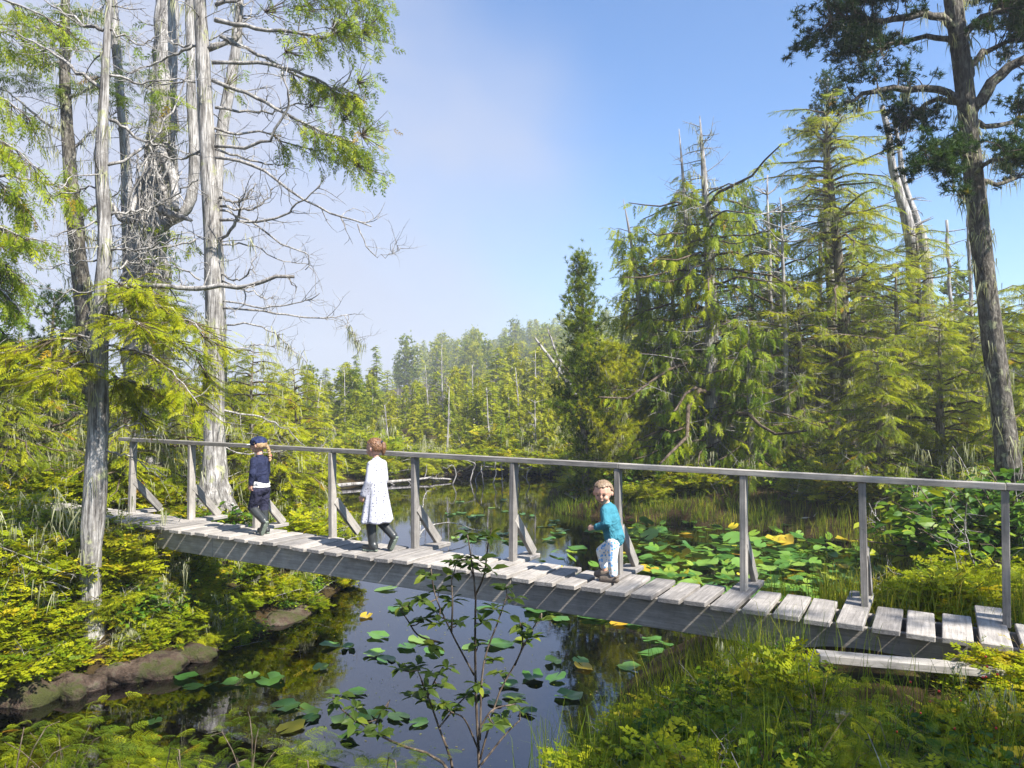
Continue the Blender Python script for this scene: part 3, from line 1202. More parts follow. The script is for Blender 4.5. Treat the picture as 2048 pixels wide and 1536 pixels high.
eye(T, q, R, hr, .30)
eye(T, q, R, hr, -.30)
blob('mouth', [(q(.80 - abs(k) * .10, k * .26, -.62 + k * k * .13), (hr * .05, hr * .07, hr * .035), R) for k in np.linspace(-1, 1, 7)], 0.0022, M['lip'], T, 1)
blob('hair', hair_prims(q, hr, 0.50, -0.42, rp, 420, .085), 0.005, M['hair_boy'], T, 2)
sh = chain(((-.005, 0, .345), .083), ((.02, 0, .43), .081), ((.04, 0, .53), .074), ((.05, 0, .575), .050))
sh += chain(((.045, .062, .555), .046), ((.015, .105, .465), .037), ((.105, .097, .43), .028)) + chain(((.045, -.062, .555), .046), ((.02, -.105, .465), .037), ((.11, -.087, .432), .028))
blob('shirt', sh, 0.005, M['teal'], T, 3)
tr_ = chain(((-.003, 0, .335), .070), ((0, 0, .31), .066)) + chain(((-.008, .04, .31), .056), ((-.004, .052, .19), .043), ((-.015, .052, .075), .035)) + chain(((0.0, -.045, .31), .056), ((.125, -.05, .215), .046), ((.105, -.05, .105), .035))
blob('trousers', tr_, 0.005, M['print'], T, 3)
for nm, a, b in (('clog', (-.035, .05, .026), (.075, .058, .022)), ('clog', (.055, -.045, .045), (.165, -.05, .030))):
    a, b = np.array(a), np.array(b)
    pr = chain((a, .028), (a * .5 + b * .5, .031), (b, .029)) + chain((a * .4 + b * .6 + (0, 0, .012), .030), (b - (.015, 0, -.004), .030))
    c_ = blob('clog', pr, 0.0045, M['clog'], T, 3)
    blob('heel_strap', [(a + np.array([-.020 + .012 * (1 - math.cos(t)), .030 * math.sin(t), .024 + .004 * math.cos(t)]), (.006, .006, .008), None) for t in np.linspace(-1.9, 1.9, 14)], 0.003, M['clog'], c_, 1)

# --- girl in a white dotted dress
G = person('person', 'girl in white dotted dress and dark boots walking away', 4.98, 0.33)
hr = 0.086
hp, q, R = head_prims((0.03, 0, .960), hr, math.radians(8), math.radians(4))
torso = chain(((0.0, 0, .46), .075), ((0, 0, .62), .068), ((.005, 0, .76), .070)) + chain(((.0, 0, .80), .036), ((.01, 0, .88), .032))
aL = [(0, .088, .80), (-.01, .125, .655), (.055, .135, .52)]
aR = [(0, -.088, .80), (.01, -.125, .655), (.07, -.13, .53)]
legL = [(0, .05, .46), (.03, .05, .27), (.005, .05, .07)]
legR = [(0, -.05, .46), (-.005, -.05, .27), (-.145, -.05, .155)]
bp = hp + torso + chain((aL[0], .034), (aL[1], .028), (aL[2], .020)) + chain((aR[0], .034), (aR[1], .028), (aR[2], .020))
bp += chain((legL[0], .062), (legL[1], .045), (legL[2], .032)) + chain((legR[0], .062), (legR[1], .045), (legR[2], .032))
bp += hand(aL[2], (.35, .05, -.9), (0.3, -1, 0), 1, .08) + hand(aR[2], (.35, -.05, -.9), (.3, 1, 0), -1, .08)
blob('body', bp, 0.0056, M['skin'], G, 3)
eye(G, q, R, hr, .30)
eye(G, q, R, hr, -.30)
blob('mouth', [(q(.80 - abs(k) * .10, k * .24, -.60), (hr * .05, hr * .07, hr * .035), R) for k in np.linspace(-1, 1, 7)], 0.0022, M['lip'], G, 1)
hp2 = hair_prims(q, hr, 0.42, -0.62, rp, 360, .075)
pony = chain((q(-.95, 0, .40), .020), (q(-1.16, 0, .32), .024), (q(-1.20, .05, -.10), .026), (q(-1.10, .05, -.55), .020), (q(-1.02, .03, -.85), .009))
hb = blob('hair', hp2 + pony, 0.005, M['hair_brown'], G, 2)
blob('hair_tie', [(q(-1.02 - .03 * math.cos(t), .20 * math.cos(t), .46 + .20 * math.sin(t)), (.008,) * 3, None) for t in np.linspace(0, 6.28, 14)], 0.003, M['navy'], hb, 1)
dr = chain(((0.0, 0, .845), .040), ((0, 0, .80), .072)) + ell((0, 0, .78), (.070, .100, .065)) + ell((0, 0, .72), (.078, .100, .09))
nh = 19
for k in range(nh):
    t = k / (nh - 1)
    z = .70 - .415 * t
    rad = .082 + .064 * t ** 1.1
    for a in np.linspace(0, 2 * math.pi, 44, endpoint=False):
        fold = 1 + .10 * t * math.sin(a * 6 + 1.1) + .05 * t * math.sin(a * 11)
        dr.append((np.array([math.cos(a) * (rad - .016) * fold * .95, math.sin(a) * (rad - .016) * fold * 1.05, z - (.004 * math.sin(a * 6) * t)]), (.019, .019, .024), None))
    dr.append((np.array([0, 0, z]), (rad * .85, rad * .85, .04), None))
dr += chain(((0, .080, .80), .046), (aL[1], .040), (np.array(aL[1]) * .12 + np.array(aL[2]) * .88, .033)) + chain(((0, -.080, .80), .046), (aR[1], .040), (np.array(aR[1]) * .12 + np.array(aR[2]) * .88, .033))
blob('dress', dr, 0.007, M['dress'], G, 3)
shoe_boot(G, legL[1], legL[2], ((-.025, .05, .036), (.095, .055, .032)), .92, (.050, .040), (0, 0, -1))
shoe_boot(G, legR[1], legR[2], ((-.172, -.05, .128), (-.118, -.05, .032)), .92, (.050, .040), (-.87, 0, -.42))

# --- girl in navy with a cap and braid
K = person('person', 'girl in navy sweater, cap and dark boots with blond braid walking ahead', 6.54, 0.30)
hr = 0.084
hp, q, R = head_prims((0.045, .005, .928), hr, math.radians(26), math.radians(6))
torso = chain(((0.0, 0, .47), .075), ((.005, 0, .60), .068), ((.02, 0, .73), .070)) + chain(((.02, 0, .77), .035), ((.03, 0, .85), .031))
aL = [(.015, .085, .765), (-.015, .125, .635), (.005, .13, .525)]
aR = [(.015, -.085, .765), (.04, -.12, .635), (.12, -.11, .57)]
legL = [(0, .048, .46), (.065, .05, .275), (-.085, .05, .165)]
legR = [(0, -.048, .46), (.01, -.05, .26), (-.015, -.05, .065)]
bp = hp + torso + chain((aL[0], .034), (aL[1], .027), (aL[2], .019)) + chain((aR[0], .034), (aR[1], .027), (aR[2], .019))
bp += chain((legL[0], .058), (legL[1], .044), (legL[2], .032)) + chain((legR[0], .058), (legR[1], .044), (legR[2], .032))
bp += hand(aL[2], (.10, .1, -.95), (0.2, -1, 0), 1, .08) + hand(aR[2], (.8, .05, -.3), (.1, 1, -.2), -1, .08)
blob('body', bp, 0.0056, M['skin'], K, 3)
eye(K, q, R, hr, .30)
eye(K, q, R, hr, -.30)
blob('mouth', [(q(.80 - abs(k) * .10, k * .24, -.60), (hr * .05, hr * .07, hr * .035), R) for k in np.linspace(-1, 1, 7)], 0.0022, M['lip'], K, 1)
hb = blob('hair', hair_prims(q, hr, 0.6, -0.55, rp, 400, .10, .12), 0.005, M['hair_blond'], K, 2)
bpth = catmull([q(-.95, -.25, -.1), q(-1.12, -.45, -.7), q(-1.15, -.62, -1.4), q(-1.10, -.70, -2.1)], 15)
br = []
for i_, p_ in enumerate(bpth):
    o_ = np.cross(R @ np.array([1.0, 0, 0]), UP) * .010 * (1 if i_ % 2 else -1)
    br.append((p_ + o_, (.015, .015, .014), None))
blob('braid', br, 0.0035, M['hair_blond'], hb, 1)
blob('hair_tie', [(bpth[10] + np.array([.014 * math.cos(t), .014 * math.sin(t), 0]), (.007,) * 3, None) for t in np.linspace(0, 6.28, 10)], 0.003, M['pink'], hb, 1)
cp_ = [(q(-.10, 0, .34), (hr * 1.10, hr * .99, hr * .74), R), (q(-.10, 0, .22), (hr * 1.10, hr * .99, hr * .42), R)]
cb_ = blob('cap', cp_, 0.005, M['cap'], K, 2)
blob('brim', [(q(.80 + .55 * u_, w_2, .20 - .10 * u_ - .12 * w_2 ** 2), (hr * .12, hr * .12, hr * .075), R) for u_ in np.linspace(0, 1, 6) for w_2 in np.linspace(-.62, .62, 9) if u_ < 1.05 - .9 * (w_2 / .62) ** 2 * .6], 0.0035, M['brim'], cb_, 1)
blob('cap_button', [(q(-.10, 0, 1.08), (.008, .008, .005), None)], 0.003, M['cap'], cb_, 1)
sw = chain(((0.0, 0, .545), .088), ((.005, 0, .62), .082), ((.02, 0, .72), .080), ((.02, 0, .79), .048)) + ell((.02, 0, .745), (.068, .105, .055)) + ell((.005, 0, .60), (.078, .098, .09))
sw += chain(((.015, .078, .765), .044), (aL[1], .037), (np.array(aL[1]) * .1 + np.array(aL[2]) * .9, .029)) + chain(((.015, -.078, .765), .044), (aR[1], .037), (np.array(aR[1]) * .1 + np.array(aR[2]) * .9, .029))
blob('sweater', sw, 0.005, M['navy'], K, 3)
blob('shirt_hem', ell((0, 0, .525), (.086, .102, .055)) + ell((-.002, 0, .495), (.088, .104, .022)), 0.005, M['white'], K, 2)
lg = ell((-.008, 0, .465), (.080, .094, .062)) + chain(((0, .046, .45), .066), (legL[1], .050), (np.array(legL[1]) * .3 + np.array(legL[2]) * .7, .040)) + chain(((0, -.046, .45), .066), (legR[1], .050), (np.array(legR[1]) * .3 + np.array(legR[2]) * .7, .040))
blob('leggings', lg, 0.005, M['legging'], K, 3)
shoe_boot(K, legL[1], legL[2], ((-.118, .05, .140), (-.066, .05, .036)), .85, (.049, .039), (-.87, 0, -.42))
shoe_boot(K, legR[1], legR[2], ((-.045, -.05, .036), (.075, -.055, .032)), .92, (.049, .039), (0, 0, -1))

# ------------------------------------------------------------------ conifers
def conifer(seed, H, r0, zb, Rm, kind, nb, sp, size, tint=0.6, tv=0.16, lo=False, lean=(0, 0), top=1.0, dead=0, lich=0, bare_top=0.0, shape=0.8, gap=0.15, tuft=1.0, ragged=False):
    """returns trunk, foliage and lichen mesh builders, base at the origin.
    zb: crown base fraction, Rm: largest branch length, sp: sprays per branch"""
    rng = np.random.default_rng(seed)
    wood, leaf, lic = MB(), MB(), MB()
    n = 12
    t = np.linspace(0, 1, n)
    ph = rng.uniform(0, 6.28, 4)
    amp = 0.012 * H
    path = np.stack([lean[0] * t ** 1.3 * H + amp * np.sin(t * 5 + ph[0]) * t, lean[1] * t ** 1.3 * H + amp * np.sin(t * 4 + ph[1]) * t, t * H - (0.3 * (t == 0))], 1)
    rad = r0 * (1 - t) ** 0.75 + 0.006 * H / 6
    rad[0] *= 1.45
    tube(wood, path, rad, 6 if lo else 12, 0.5, 0, 0.04, rng)
    T = {'hemlock': HEMLO if lo else HEMM, 'cedar': CEDLO if lo else CEDM, 'pine': PINLO if lo else PIN}[kind]
    fol = Fol(T)
    gaps = rng.uniform(0, 1, (6, 9))
    hang = []

    def at_(u):
        k_ = u * (n - 1.001)
        i_ = int(k_)
        return path[i_] + (path[i_ + 1] - path[i_]) * (k_ - i_)
    for i in range(nb):
        u = zb + (top - zb) * ((i + rng.uniform(0, 1)) / nb)
        if u > 1 - bare_top:
            continue
        c = (u - zb) / (1 - zb)
        prof = min(1.0, (1.03 - c) ** shape * (0.35 + min(1, c * 5) * 0.65 if zb > 0 else 1))
        az = i * 2.39996 + rng.uniform(-.5, .5)
        g = gaps[int(c * 5.99) % 6, int((az % 6.2832) / 6.2832 * 8.99)]
        L = Rm * prof * (rng.uniform(0.55, 1.12) if not ragged else rng.uniform(.35, 1.0) + (rng.random() < .18) * rng.uniform(.1, .5))
        if g < gap:
            L *= 0.35
        L = max(L, 0.12)
        d = np.array([math.cos(az), math.sin(az), 0.0])
        b0 = at_(u)
        m_ = 6
        tt = np.linspace(0, 1, m_)
        if kind == 'hemlock':
            e0, dr_ = rng.uniform(0.05, 0.40) + .25 * c, rng.uniform(.25, .6)
            zz = L * (e0 * tt - dr_ * tt ** 2)
        elif kind == 'cedar':
            e0, dr_ = rng.uniform(-.15, .25) + .45 * c, rng.uniform(.5, .9)
            zz = L * (e0 * tt - dr_ * tt ** 2 + .35 * tt ** 4)
        else:
            e0 = rng.uniform(.05, .5) + .5 * c
            zz = L * (e0 * tt + .15 * tt ** 2)
        bp_ = b0 + d[None, :] * (L * tt)[:, None] + np.stack([0 * tt, 0 * tt, zz], 1)
        bp_[1:] += rng.normal(0, 0.025 * L, (m_ - 1, 3))
        br_ = max(0.006, 0.018 * L + 0.004)
        tube(wood, bp_, np.linspace(br_, br_ * .3, m_), 3 if lo else 5, .5, 1, cap=False)
        tan = nrm(np.gradient(bp_, axis=0))
        tb = tint + rng.normal(0, tv * .7) + (0.12 * (c - .4))
        k_ = max(2, int(sp * (L / Rm) + 1.5))
        for j in range(k_):
            f_ = 0.18 + 0.82 * (j + rng.uniform(0, 1)) / k_
            if kind == 'pine':
                f_ = 0.30 + 0.70 * (j + rng.uniform(0, 1)) / k_
            q_ = f_ * (m_ - 1.001)
            q0 = int(q_)
            o_ = bp_[q0] + (bp_[q0 + 1] - bp_[q0]) * (q_ - q0)
            td = tan[q0]
            pp = np.cross(UP, td)
            pp = pp / max(1e-6, np.linalg.norm(pp))
            sd = 1 if j % 2 else -1
            s_ = size * rng.uniform(.65, 1.2) * (1.15 - .45 * f_)
            ti = min(.999, max(0, tb + rng.normal(0, tv)))
            if kind == 'hemlock':
                fol.add(o_, td * rng.uniform(.5, .9) + pp * sd * rng.uniform(.4, .9) - UP * rng.uniform(0, .25), UP + rng.normal(0, .15, 3), s_, ti)
            elif kind == 'cedar':
                fol.add(o_, td * rng.uniform(.3, .8) + pp * sd * rng.uniform(.1, .7) - UP * rng.uniform(.4, 1.7), UP * .6 + rng.normal(0, .8, 3) + d * .4, s_, ti)
            else:
                nt_ = 2 if lo else int(5 * tuft)
                side = pp * sd * rng.uniform(.0, .28) * L * (1.1 - f_) + UP * rng.uniform(0.0, .12) * L + td * rng.uniform(0, .06)
                e_ = o_ + side
                if not lo:
                    tube(wood, np.array([o_, o_ * .5 + e_ * .5 - UP * .01, e_]), (.008, .006, .004), 3, .5, 1, cap=False)
                for _ in range(nt_):
                    fol.add(e_ + rng.normal(0, size * .75, 3), td * .6 + UP * rng.uniform(.2, 1.2) + rng.normal(0, .5, 3), UP, s_, min(.999, max(0, ti + rng.normal(0, .08))))
            if lich and rng.random() < lich:
                hang.append(o_ + rng.normal(0, .03, 3))
        if kind != 'pine':
            fol.add(bp_[-1] - tan[-1] * size * .3, tan[-1] - UP * .15, UP, size * .9, min(.999, max(0, tb)))
    for i in range(dead):
        u = rng.uniform(max(.05, zb * .5), .97)
        b0 = at_(u)
        a = rng.uniform(0, 6.28)
        L = Rm * rng.uniform(.3, 1.0) * (1.15 - u)
        q_ = wander(b0, (math.cos(a), math.sin(a), rng.uniform(-.2, .4)), L, rng, 6, .16)
        tube(wood, q_, np.linspace(.014, .004, 6), 4, .5, 2, cap=False)
        twigs(wood, q_, rng, 3 if lo else 5, L * .4, .005, 1, mat=2)
        if lich and rng.random() < .5:
            hang += list(q_[1:4])
    fol.flush(leaf, rng, 0.35)
    if hang:
        lichen(lic, hang, rng, 0.28 if not lo else .5, 6 if not lo else 3)
    return wood, leaf, lic


def put_tree(name, label, group, base, parts, leafmat_, bark='bark_grey', rz=0.0, scale=1.0, lichen_name='hanging_lichen'):
    wood, leaf, lic = parts
    o = empty(name, base, label, 'tree', group, rz)
    o.scale = (scale,) * 3
    if wood.n:
        wood.build('trunk', [M[bark], M['twig_dark'], M['twig']], o)
    if leaf.n:
        leaf.build('crown', M[leafmat_], o)
    if lic.n:
        tag(lic.build(lichen_name, M['lichen'], o), kind='stuff')
    return o


def copy_tree(root, loc, rz, scale, label, group):
    r = root.copy()
    COL.objects.link(r)
    r.location = Vector([float(c) for c in loc])
    r.rotation_euler = (0, 0, rz)
    r.scale = scale
    r['label'] = label
    r['group'] = group
    for ch in list(root.children):
        c = ch.copy()
        COL.objects.link(c)
        c.parent = r
    return r


# ---- the right-hand stand
def R_(x, y):
    return (x, y, gzs(x, y) - 0.05)


def base_at(px, Y):
    x = (px - 1024) / F_PX * Y
    return np.array([x, Y, gzs(x, Y) - 0.05])


def height_for(base, py_top):
    return CAM_Z + (815 - py_top) / F_PX * base[1] - base[2]


# tall yellow-green hemlock
b = base_at(1697, 20.0)
put_tree('hemlock_tree', 'tall layered yellow-green hemlock hung with lichen, tallest crown beside the big pine', None, b,
         conifer(11, height_for(b, 215), .22, .14, 2.5, 'hemlock', 175, 38, .36, .74, .15, lean=(-.045, 0), lich=.16, dead=46, shape=.24, gap=.3, ragged=True), 'hemlock', 'bark_mid')
# dark pine top standing just behind the hemlock
b = base_at(1672, 21.0)
put_tree('pine_tree', 'dark slim pine top rising above the yellow-green hemlock', None, b,
         conifer(12, height_for(b, 150), .17, .80, 1.0, 'pine', 26, 9, .12, .28, .12, lean=(-.015, 0), dead=10, shape=.5, tuft=1.4), 'pine', 'bark_grey')
# broad cedar with bare spikes
b = base_at(1425, 19.6)
put_tree('cedar_tree', 'broad drooping cedar with a bare dead spike on top, beside the lily bed', None, b,
         conifer(13, height_for(b, 225), .26, .03, 3.3, 'cedar', 190, 36, .42, .76, .17, lean=(-.018, 0), dead=130, bare_top=.20, shape=.32, lich=.06, gap=.28, ragged=True), 'cedar', 'bark_silver')
b = base_at(1375, 20.0)
put_tree('cedar_tree', 'slim cedar with a thin bare leader left of the spike-topped cedar', None, b,
         conifer(14, height_for(b, 252), .13, .05, 1.5, 'cedar', 100, 26, .42, .76, .15, lean=(-.01, 0), dead=16, bare_top=.12, shape=.6, gap=.25, ragged=True), 'cedar', 'bark_silver')
b = base_at(1312, 20.6)
put_tree('cedar_tree', 'leaning cedar with a dead crooked tip at the left of the right-hand stand', None, b,
         conifer(15, height_for(b, 395), .14, .04, 1.4, 'cedar', 120, 30, .42, .76, .16, lean=(-.11, 0), dead=30, bare_top=.10, shape=.45, lich=.05, gap=.3, ragged=True), 'cedar', 'bark_silver')
# upright young pine, brownish below
b = base_at(1172, 19.8)
w_, l_, c_ = conifer(16, height_for(b, 508), .10, .05, 1.15, 'pine', 84, 13, .16, .42, .14, lean=(-.03, 0), lich=.05, shape=.62, tuft=1.0)
put_tree('pine_tree', 'narrow young pine with upright bright shoots at the lake edge', None, b, (w_, l_, c_), 'farleaf', 'bark_mid')
b = base_at(1222, 19.6)
put_tree('pine_tree', 'bushy low pine with brownish old needles overhanging the lake', None, b,
         conifer(17, height_for(b, 700), .10, .06, 1.3, 'pine', 60, 12, .14, .62, .12, lich=.5, dead=14, shape=.45), 'farleaf', 'bark_mid')
# fillers of the stand
for i, (px, Y, top, Rm, kd, ti, lab) in enumerate((
        (1560, 20.5, 400, 2.0, 'cedar', .68, 'cedar between the broad cedar and the hemlock'),
        (1600, 19.0, 560, 1.6, 'hemlock', .72, 'shorter hemlock in front of the tall hemlock, left side'),
        (1800, 18.5, 520, 1.9, 'hemlock', .68, 'bright hemlock right of the tall hemlock trunk'),
        (1880, 16.0, 640, 1.6, 'hemlock', .66, 'low bright hemlock left of the big pine trunk'),
        (1760, 15.5, 700, 1.4, 'hemlock', .62, 'small hemlock below the dead silver snags'),
        (2070, 14.5, 560, 1.6, 'hemlock', .7, 'hemlock at the right edge behind the big pine'),
        (1500, 18.6, 640, 1.5, 'cedar', .6, 'dark low cedar in front of the broad cedar'),
        (1340, 19.6, 660, 1.4, 'cedar', .48, 'dark low cedar hanging over the marsh edge'),
        (1345, 21.5, 430, 1.7, 'cedar', .70, 'cedar behind the leaning cedar at the left of the stand'),
        (1730, 22.5, 380, 2.0, 'cedar', .70, 'cedar right behind the tall hemlock trunk'),
        (1840, 20.5, 450, 2.1, 'hemlock', .72, 'hemlock in front of the bleached snags'),
        (1950, 19.0, 600, 1.8, 'hemlock', .72, 'hemlock showing left behind the big pine trunk'),
        (1500, 22.0, 370, 2.1, 'cedar', .70, 'cedar filling the back right of the broad cedar'),
        (1640, 21.5, 360, 1.7, 'cedar', .62, 'cedar showing behind the tall hemlock, left side'))):
    b = base_at(px, Y)
    put_tree('hemlock_tree' if kd == 'hemlock' else 'cedar_tree', lab, 'trees of the stand on the right shore', b,
             conifer(30 + i, height_for(b, top), .12, .05, Rm, kd, 90, 26, .38, ti, .15, lich=.14, dead=24, shape=.30, gap=.25, ragged=True), kd, 'bark_mid' if kd == 'hemlock' else 'bark_silver')


# ---- dead snags
def snag(label, pts, Y, w0, w1, seed, nbr=14, name='dead_snag', group=None, bark='bark_silver', blen=0.9):
    rng = np.random.default_rng(seed)
    wp = [P(x, y, Y) for x, y in pts]
    path = catmull(wp, 14)
    path[1:-1] += rng.normal(0, .015, (12, 3))
    base = path[0].copy()
    mb = MB()
    tube(mb, path, np.linspace(PX(Y, w0) / 2, PX(Y, w1) / 2, 14), 9, .5, 0, .10, rng)
    for i in range(nbr):
        k = rng.integers(3, 13)
        a = rng.uniform(0, 6.28)
        d = np.array([math.cos(a), math.sin(a) * .6, rng.uniform(-.1, .5)])
        q_ = wander(path[k], d, blen * rng.uniform(.3, 1), rng, 5, .18)
        tube(mb, q_, np.linspace(.022, .006, 5), 4, .5, 0, cap=False)
        if rng.random() < .5:
            twigs(mb, q_, rng, 3, .3, .006, 1)
    # splintered top
    for i in range(4):
        o = path[-2] + rng.normal(0, PX(Y, w1) * .3, 3)
        tube(mb, np.array([o, o + nrm(path[-1] - path[-2]) * rng.uniform(.1, .35)]), (PX(Y, w1) * .2, .004), 4, .5, 0)
    o = empty(name, base, label, 'tree', group)
    mb.build('trunk', M[bark], o, origin=base)
    return o


snag('thick bleached snag leaning left, behind the tall hemlock', [(1835, 700), (1822, 480), (1790, 350), (1764, 212)], 21, 30, 10, 1, 22)
snag('bleached snag with stub branches, right of the thick snag', [(1862, 700), (1850, 500), (1812, 380), (1788, 235)], 21.5, 26, 6, 2, 24)
snag('pale dead pole among thin trunks right of the silver snags', [(1950, 800), (1942, 600), (1935, 430)], 24, 10, 5, 3, 12)
snag('thin pale dead pole left of the big pine trunk', [(1905, 800), (1900, 600), (1893, 440)], 25, 9, 5, 4, 12)
snag('leaning bare dead pole beside the narrow young pine', [(1150, 790), (1122, 745), (1070, 676)], 27, 13, 4, 5, 8, blen=.4)
snag('second thinner bare pole leaning by the narrow young pine', [(1135, 770), (1118, 720), (1096, 660)], 28, 8, 3, 6, 5, blen=.3)
snag('thin dead tree with grey twigs beside the broad cedar', [(1545, 880), (1542, 600), (1535, 350)], 19.5, 12, 3, 7, 40, blen=1.2)
snag('grey twiggy dead tree between cedar and hemlock', [(1575, 880), (1568, 600), (1560, 395)], 19.0, 12, 3, 8, 40, blen=1.2)

# ---- big lichen-hung pine at the right edge
rng = np.random.default_rng(21)
Y = 11.5
tp_ = [(2018, 960), (2010, 860), (1994, 740), (1975, 600), (1960, 470), (1945, 330), (1934, 220), (1920, 100), (1906, 0), (1893, -120), (1885, -260)]
path = catmull([P(x, y, Y) for x, y in tp_], 26)
base = path[0].copy()
wood, leaf, lic = MB(), MB(), MB()
rad = np.interp(np.linspace(0, 1, 26), [0, .1, .3, .6, .8, 1], [PX(Y, w) / 2 for w in (50, 42, 38, 35, 33, 22)])
tube(wood, path, rad, 16, .5, 0, .05, rng)
fol = Fol(PIN)
hang = []


def pine_limb(pts, r0, ntw, spread, dens=1.0, tint=.25, depth=0.0, t0=.45, big=1.0):
    wp = [P(x, y, Y + dy) for x, y, dy in pts]
    pth = catmull(wp, 12)
    pth[1:] += rng.normal(0, .02, (11, 3))
    tube(wood, pth, np.linspace(r0, r0 * .35, 12), 7, .5, 0, .06, rng)
    ends = []
    for q_ in twigs(wood, pth, rng, ntw, spread, .012, 2, t0, .35, .22, 1):
        ends.append(q_[-1])
        ends.append(q_[3])
        if rng.random() < .6:
            ends.append(q_[2])
    for e in ends:
        for _ in range(int(2.2 * dens + rng.random())):
            fol.add(e + rng.normal(0, .045 * big, 3), rdir(rng, -.2, 1), UP, rng.uniform(.07, .12) * big, min(.99, max(0, tint + rng.normal(0, .13))))
    for p_ in pth[2:]:
        if rng.random() < .5:
            hang.append(p_)
    twigs(wood, pth, rng, 8, spread * .8, .006, 2, .1, .0, .3, 2)
    return pth


pine_limb([(1915, 60, 0), (1850, 30, -.3), (1760, 40, -.5), (1660, 40, -.6)], .07, 30, .75, 1.5, .2)
pine_limb([(1918, 85, 0), (1840, 75, .3), (1760, 95, .4), (1700, 110, .5)], .05, 24, .65, 1.5, .2)
pine_limb([(1906, 5, 0), (1840, -40, .2), (1740, -30, .2), (1660, -10, .2)], .06, 26, .8, 1.5, .2)
pine_limb([(1935, 215, 0), (1880, 180, .0), (1800, 178, -.2), (1740, 185, -.3), (1690, 210, -.3)], .07, 10, .45, .8, .2, t0=.3)
pine_limb([(1932, 205, 0), (1870, 200, .3), (1830, 230, .6), (1800, 250, .8)], .05, 20, .55, 1.3, .2)
pine_limb([(1945, 315, 0), (1920, 310, -.4), (1890, 320, -.6), (1860, 325, -.8)], .04, 22, .5, 1.6, .42, big=1.0)
pine_limb([(1948, 350, 0), (1980, 320, -.5), (2020, 315, -.6), (2060, 310, -.7)], .04, 22, .55, 1.4, .42)
pine_limb([(1950, 355, 0), (2000, 370, .4), (2050, 345, .6), (2100, 330, .6)], .04, 16, .5, 1.2, .35)
pine_limb([(1940, 225, 0), (1985, 170, -.2), (2040, 120, -.3), (2130, 60, -.3)], .11, 18, .7, 1.3, .3, t0=.55)
pine_limb([(1930, 160, 0), (1960, 110, .2), (2010, 85, .3), (2080, 70, .3)], .06, 18, .6, 1.2, .35)
pine_limb([(1918, 80, 0), (1950, 40, -.3), (2000, 20, -.5), (2060, 0, -.6)], .06, 24, .7, 1.4, .45)
pine_limb([(1908, 20, 0), (1940, -10, .3), (1990, -40, .4), (2060, -60, .4)], .06, 24, .7, 1.4, .4)
pine_limb([(1905, 0, 0), (1890, -40, -.5), (1850, -60, -.9), (1800, -50, -1.2)], .05, 22, .7, 1.4, .4)
pine_limb([(1938, 240, 0), (2000, 250, .5), (2060, 230, .8), (2120, 220, .8)], .05, 20, .6, 1.2, .3)
pine_limb([(1955, 420, 0), (1930, 400, -.3), (1900, 370, -.5)], .025, 5, .3, .5, .3)
fol.flush(leaf, rng)
for i in range(90):
    k = rng.integers(2, 22)
    a = rng.uniform(0, 6.28)
    hang.append(path[k] + np.array([math.cos(a), math.sin(a), 0]) * rad[k] * 1.0)
lichen(lic, hang, rng, .30, 9)
o = empty('pine_tree', base, 'big dark pine leaning in at the right edge, trunk hung with lichen', 'tree')
wood.build('trunk', [M['bark_dark'], M['twig_dark'], M['twig']], o, origin=base)
leaf.build('crown', M['pine'], o, origin=base)
tag(lic.build('hanging_lichen', M['lichen'], o, origin=base), kind='stuff')

# ------------------------------------------------------------------ far forest (shared meshes)
FT = []
for i, (kd, H, r0, zb, Rm, nb, sp, sz, ti, dead, sh_) in enumerate((
        ('cedar', 5.0, .09, .03, 1.05, 56, 11, .42, .72, 14, .75),
        ('cedar', 6.0, .10, .06, 1.10, 60, 11, .42, .80, 20, .6),
        ('cedar', 4.2, .08, .02, 1.05, 50, 11, .40, .66, 8, .8),
        ('hemlock', 5.5, .09, .05, 1.25, 54, 11, .42, .68, 10, .8),
        ('pine', 4.4, .09, .10, 1.05, 34, 8, .24, .55, 6, .55),
        ('pine', 5.6, .09, .25, 1.10, 30, 8, .26, .38, 8, .45),
        ('hemlock', 6.5, .10, .08, 1.3, 56, 10, .46, .55, 8, .95),
        ('cedar', 5.2, .09, .10, .80, 46, 10, .40, .84, 26, .6))):
    w_, l_, c_ = conifer(200 + i, H, r0, zb, Rm, kd, int(nb * 1.5), int(sp * 1.3), sz, ti, .15, lo=True, dead=dead, shape=sh_, gap=.22)
    me_w = w_.mesh('trunk', [M['bark_silver'], M['twig_dark'], M['twig']])
    me_l = l_.mesh('crown', M['farleaf'])
    FT.append((kd, H, me_w, me_l))
NAMES = {'cedar': 'cedar_tree', 'hemlock': 'hemlock_tree', 'pine': 'pine_tree'}


def far_tree(i, x, y, h, rz, label, group, wide=1.0, rz_lean=0.0):
    kd, H, mw, ml = FT[i]
    o = empty(NAMES[kd], (x, y, gzs(x, y) - .08), label, 'tree', group, rz)
    s_ = h / H
    o.scale = (s_ * wide, s_ * wide, s_)
    link('trunk', mw, o)
    link('crown', ml, o)
    return o


rf = np.random.default_rng(31)
SKY = [(-900, 640), (-200, 640), (0, 690), (250, 720), (400, 735), (500, 735), (600, 735), (680, 722), (760, 735), (840, 742), (900, 728), (1000, 700), (1100, 690), (1200, 660), (1400, 600), (2300, 560)]
sx_, sy_ = zip(*SKY)
pts_ = []


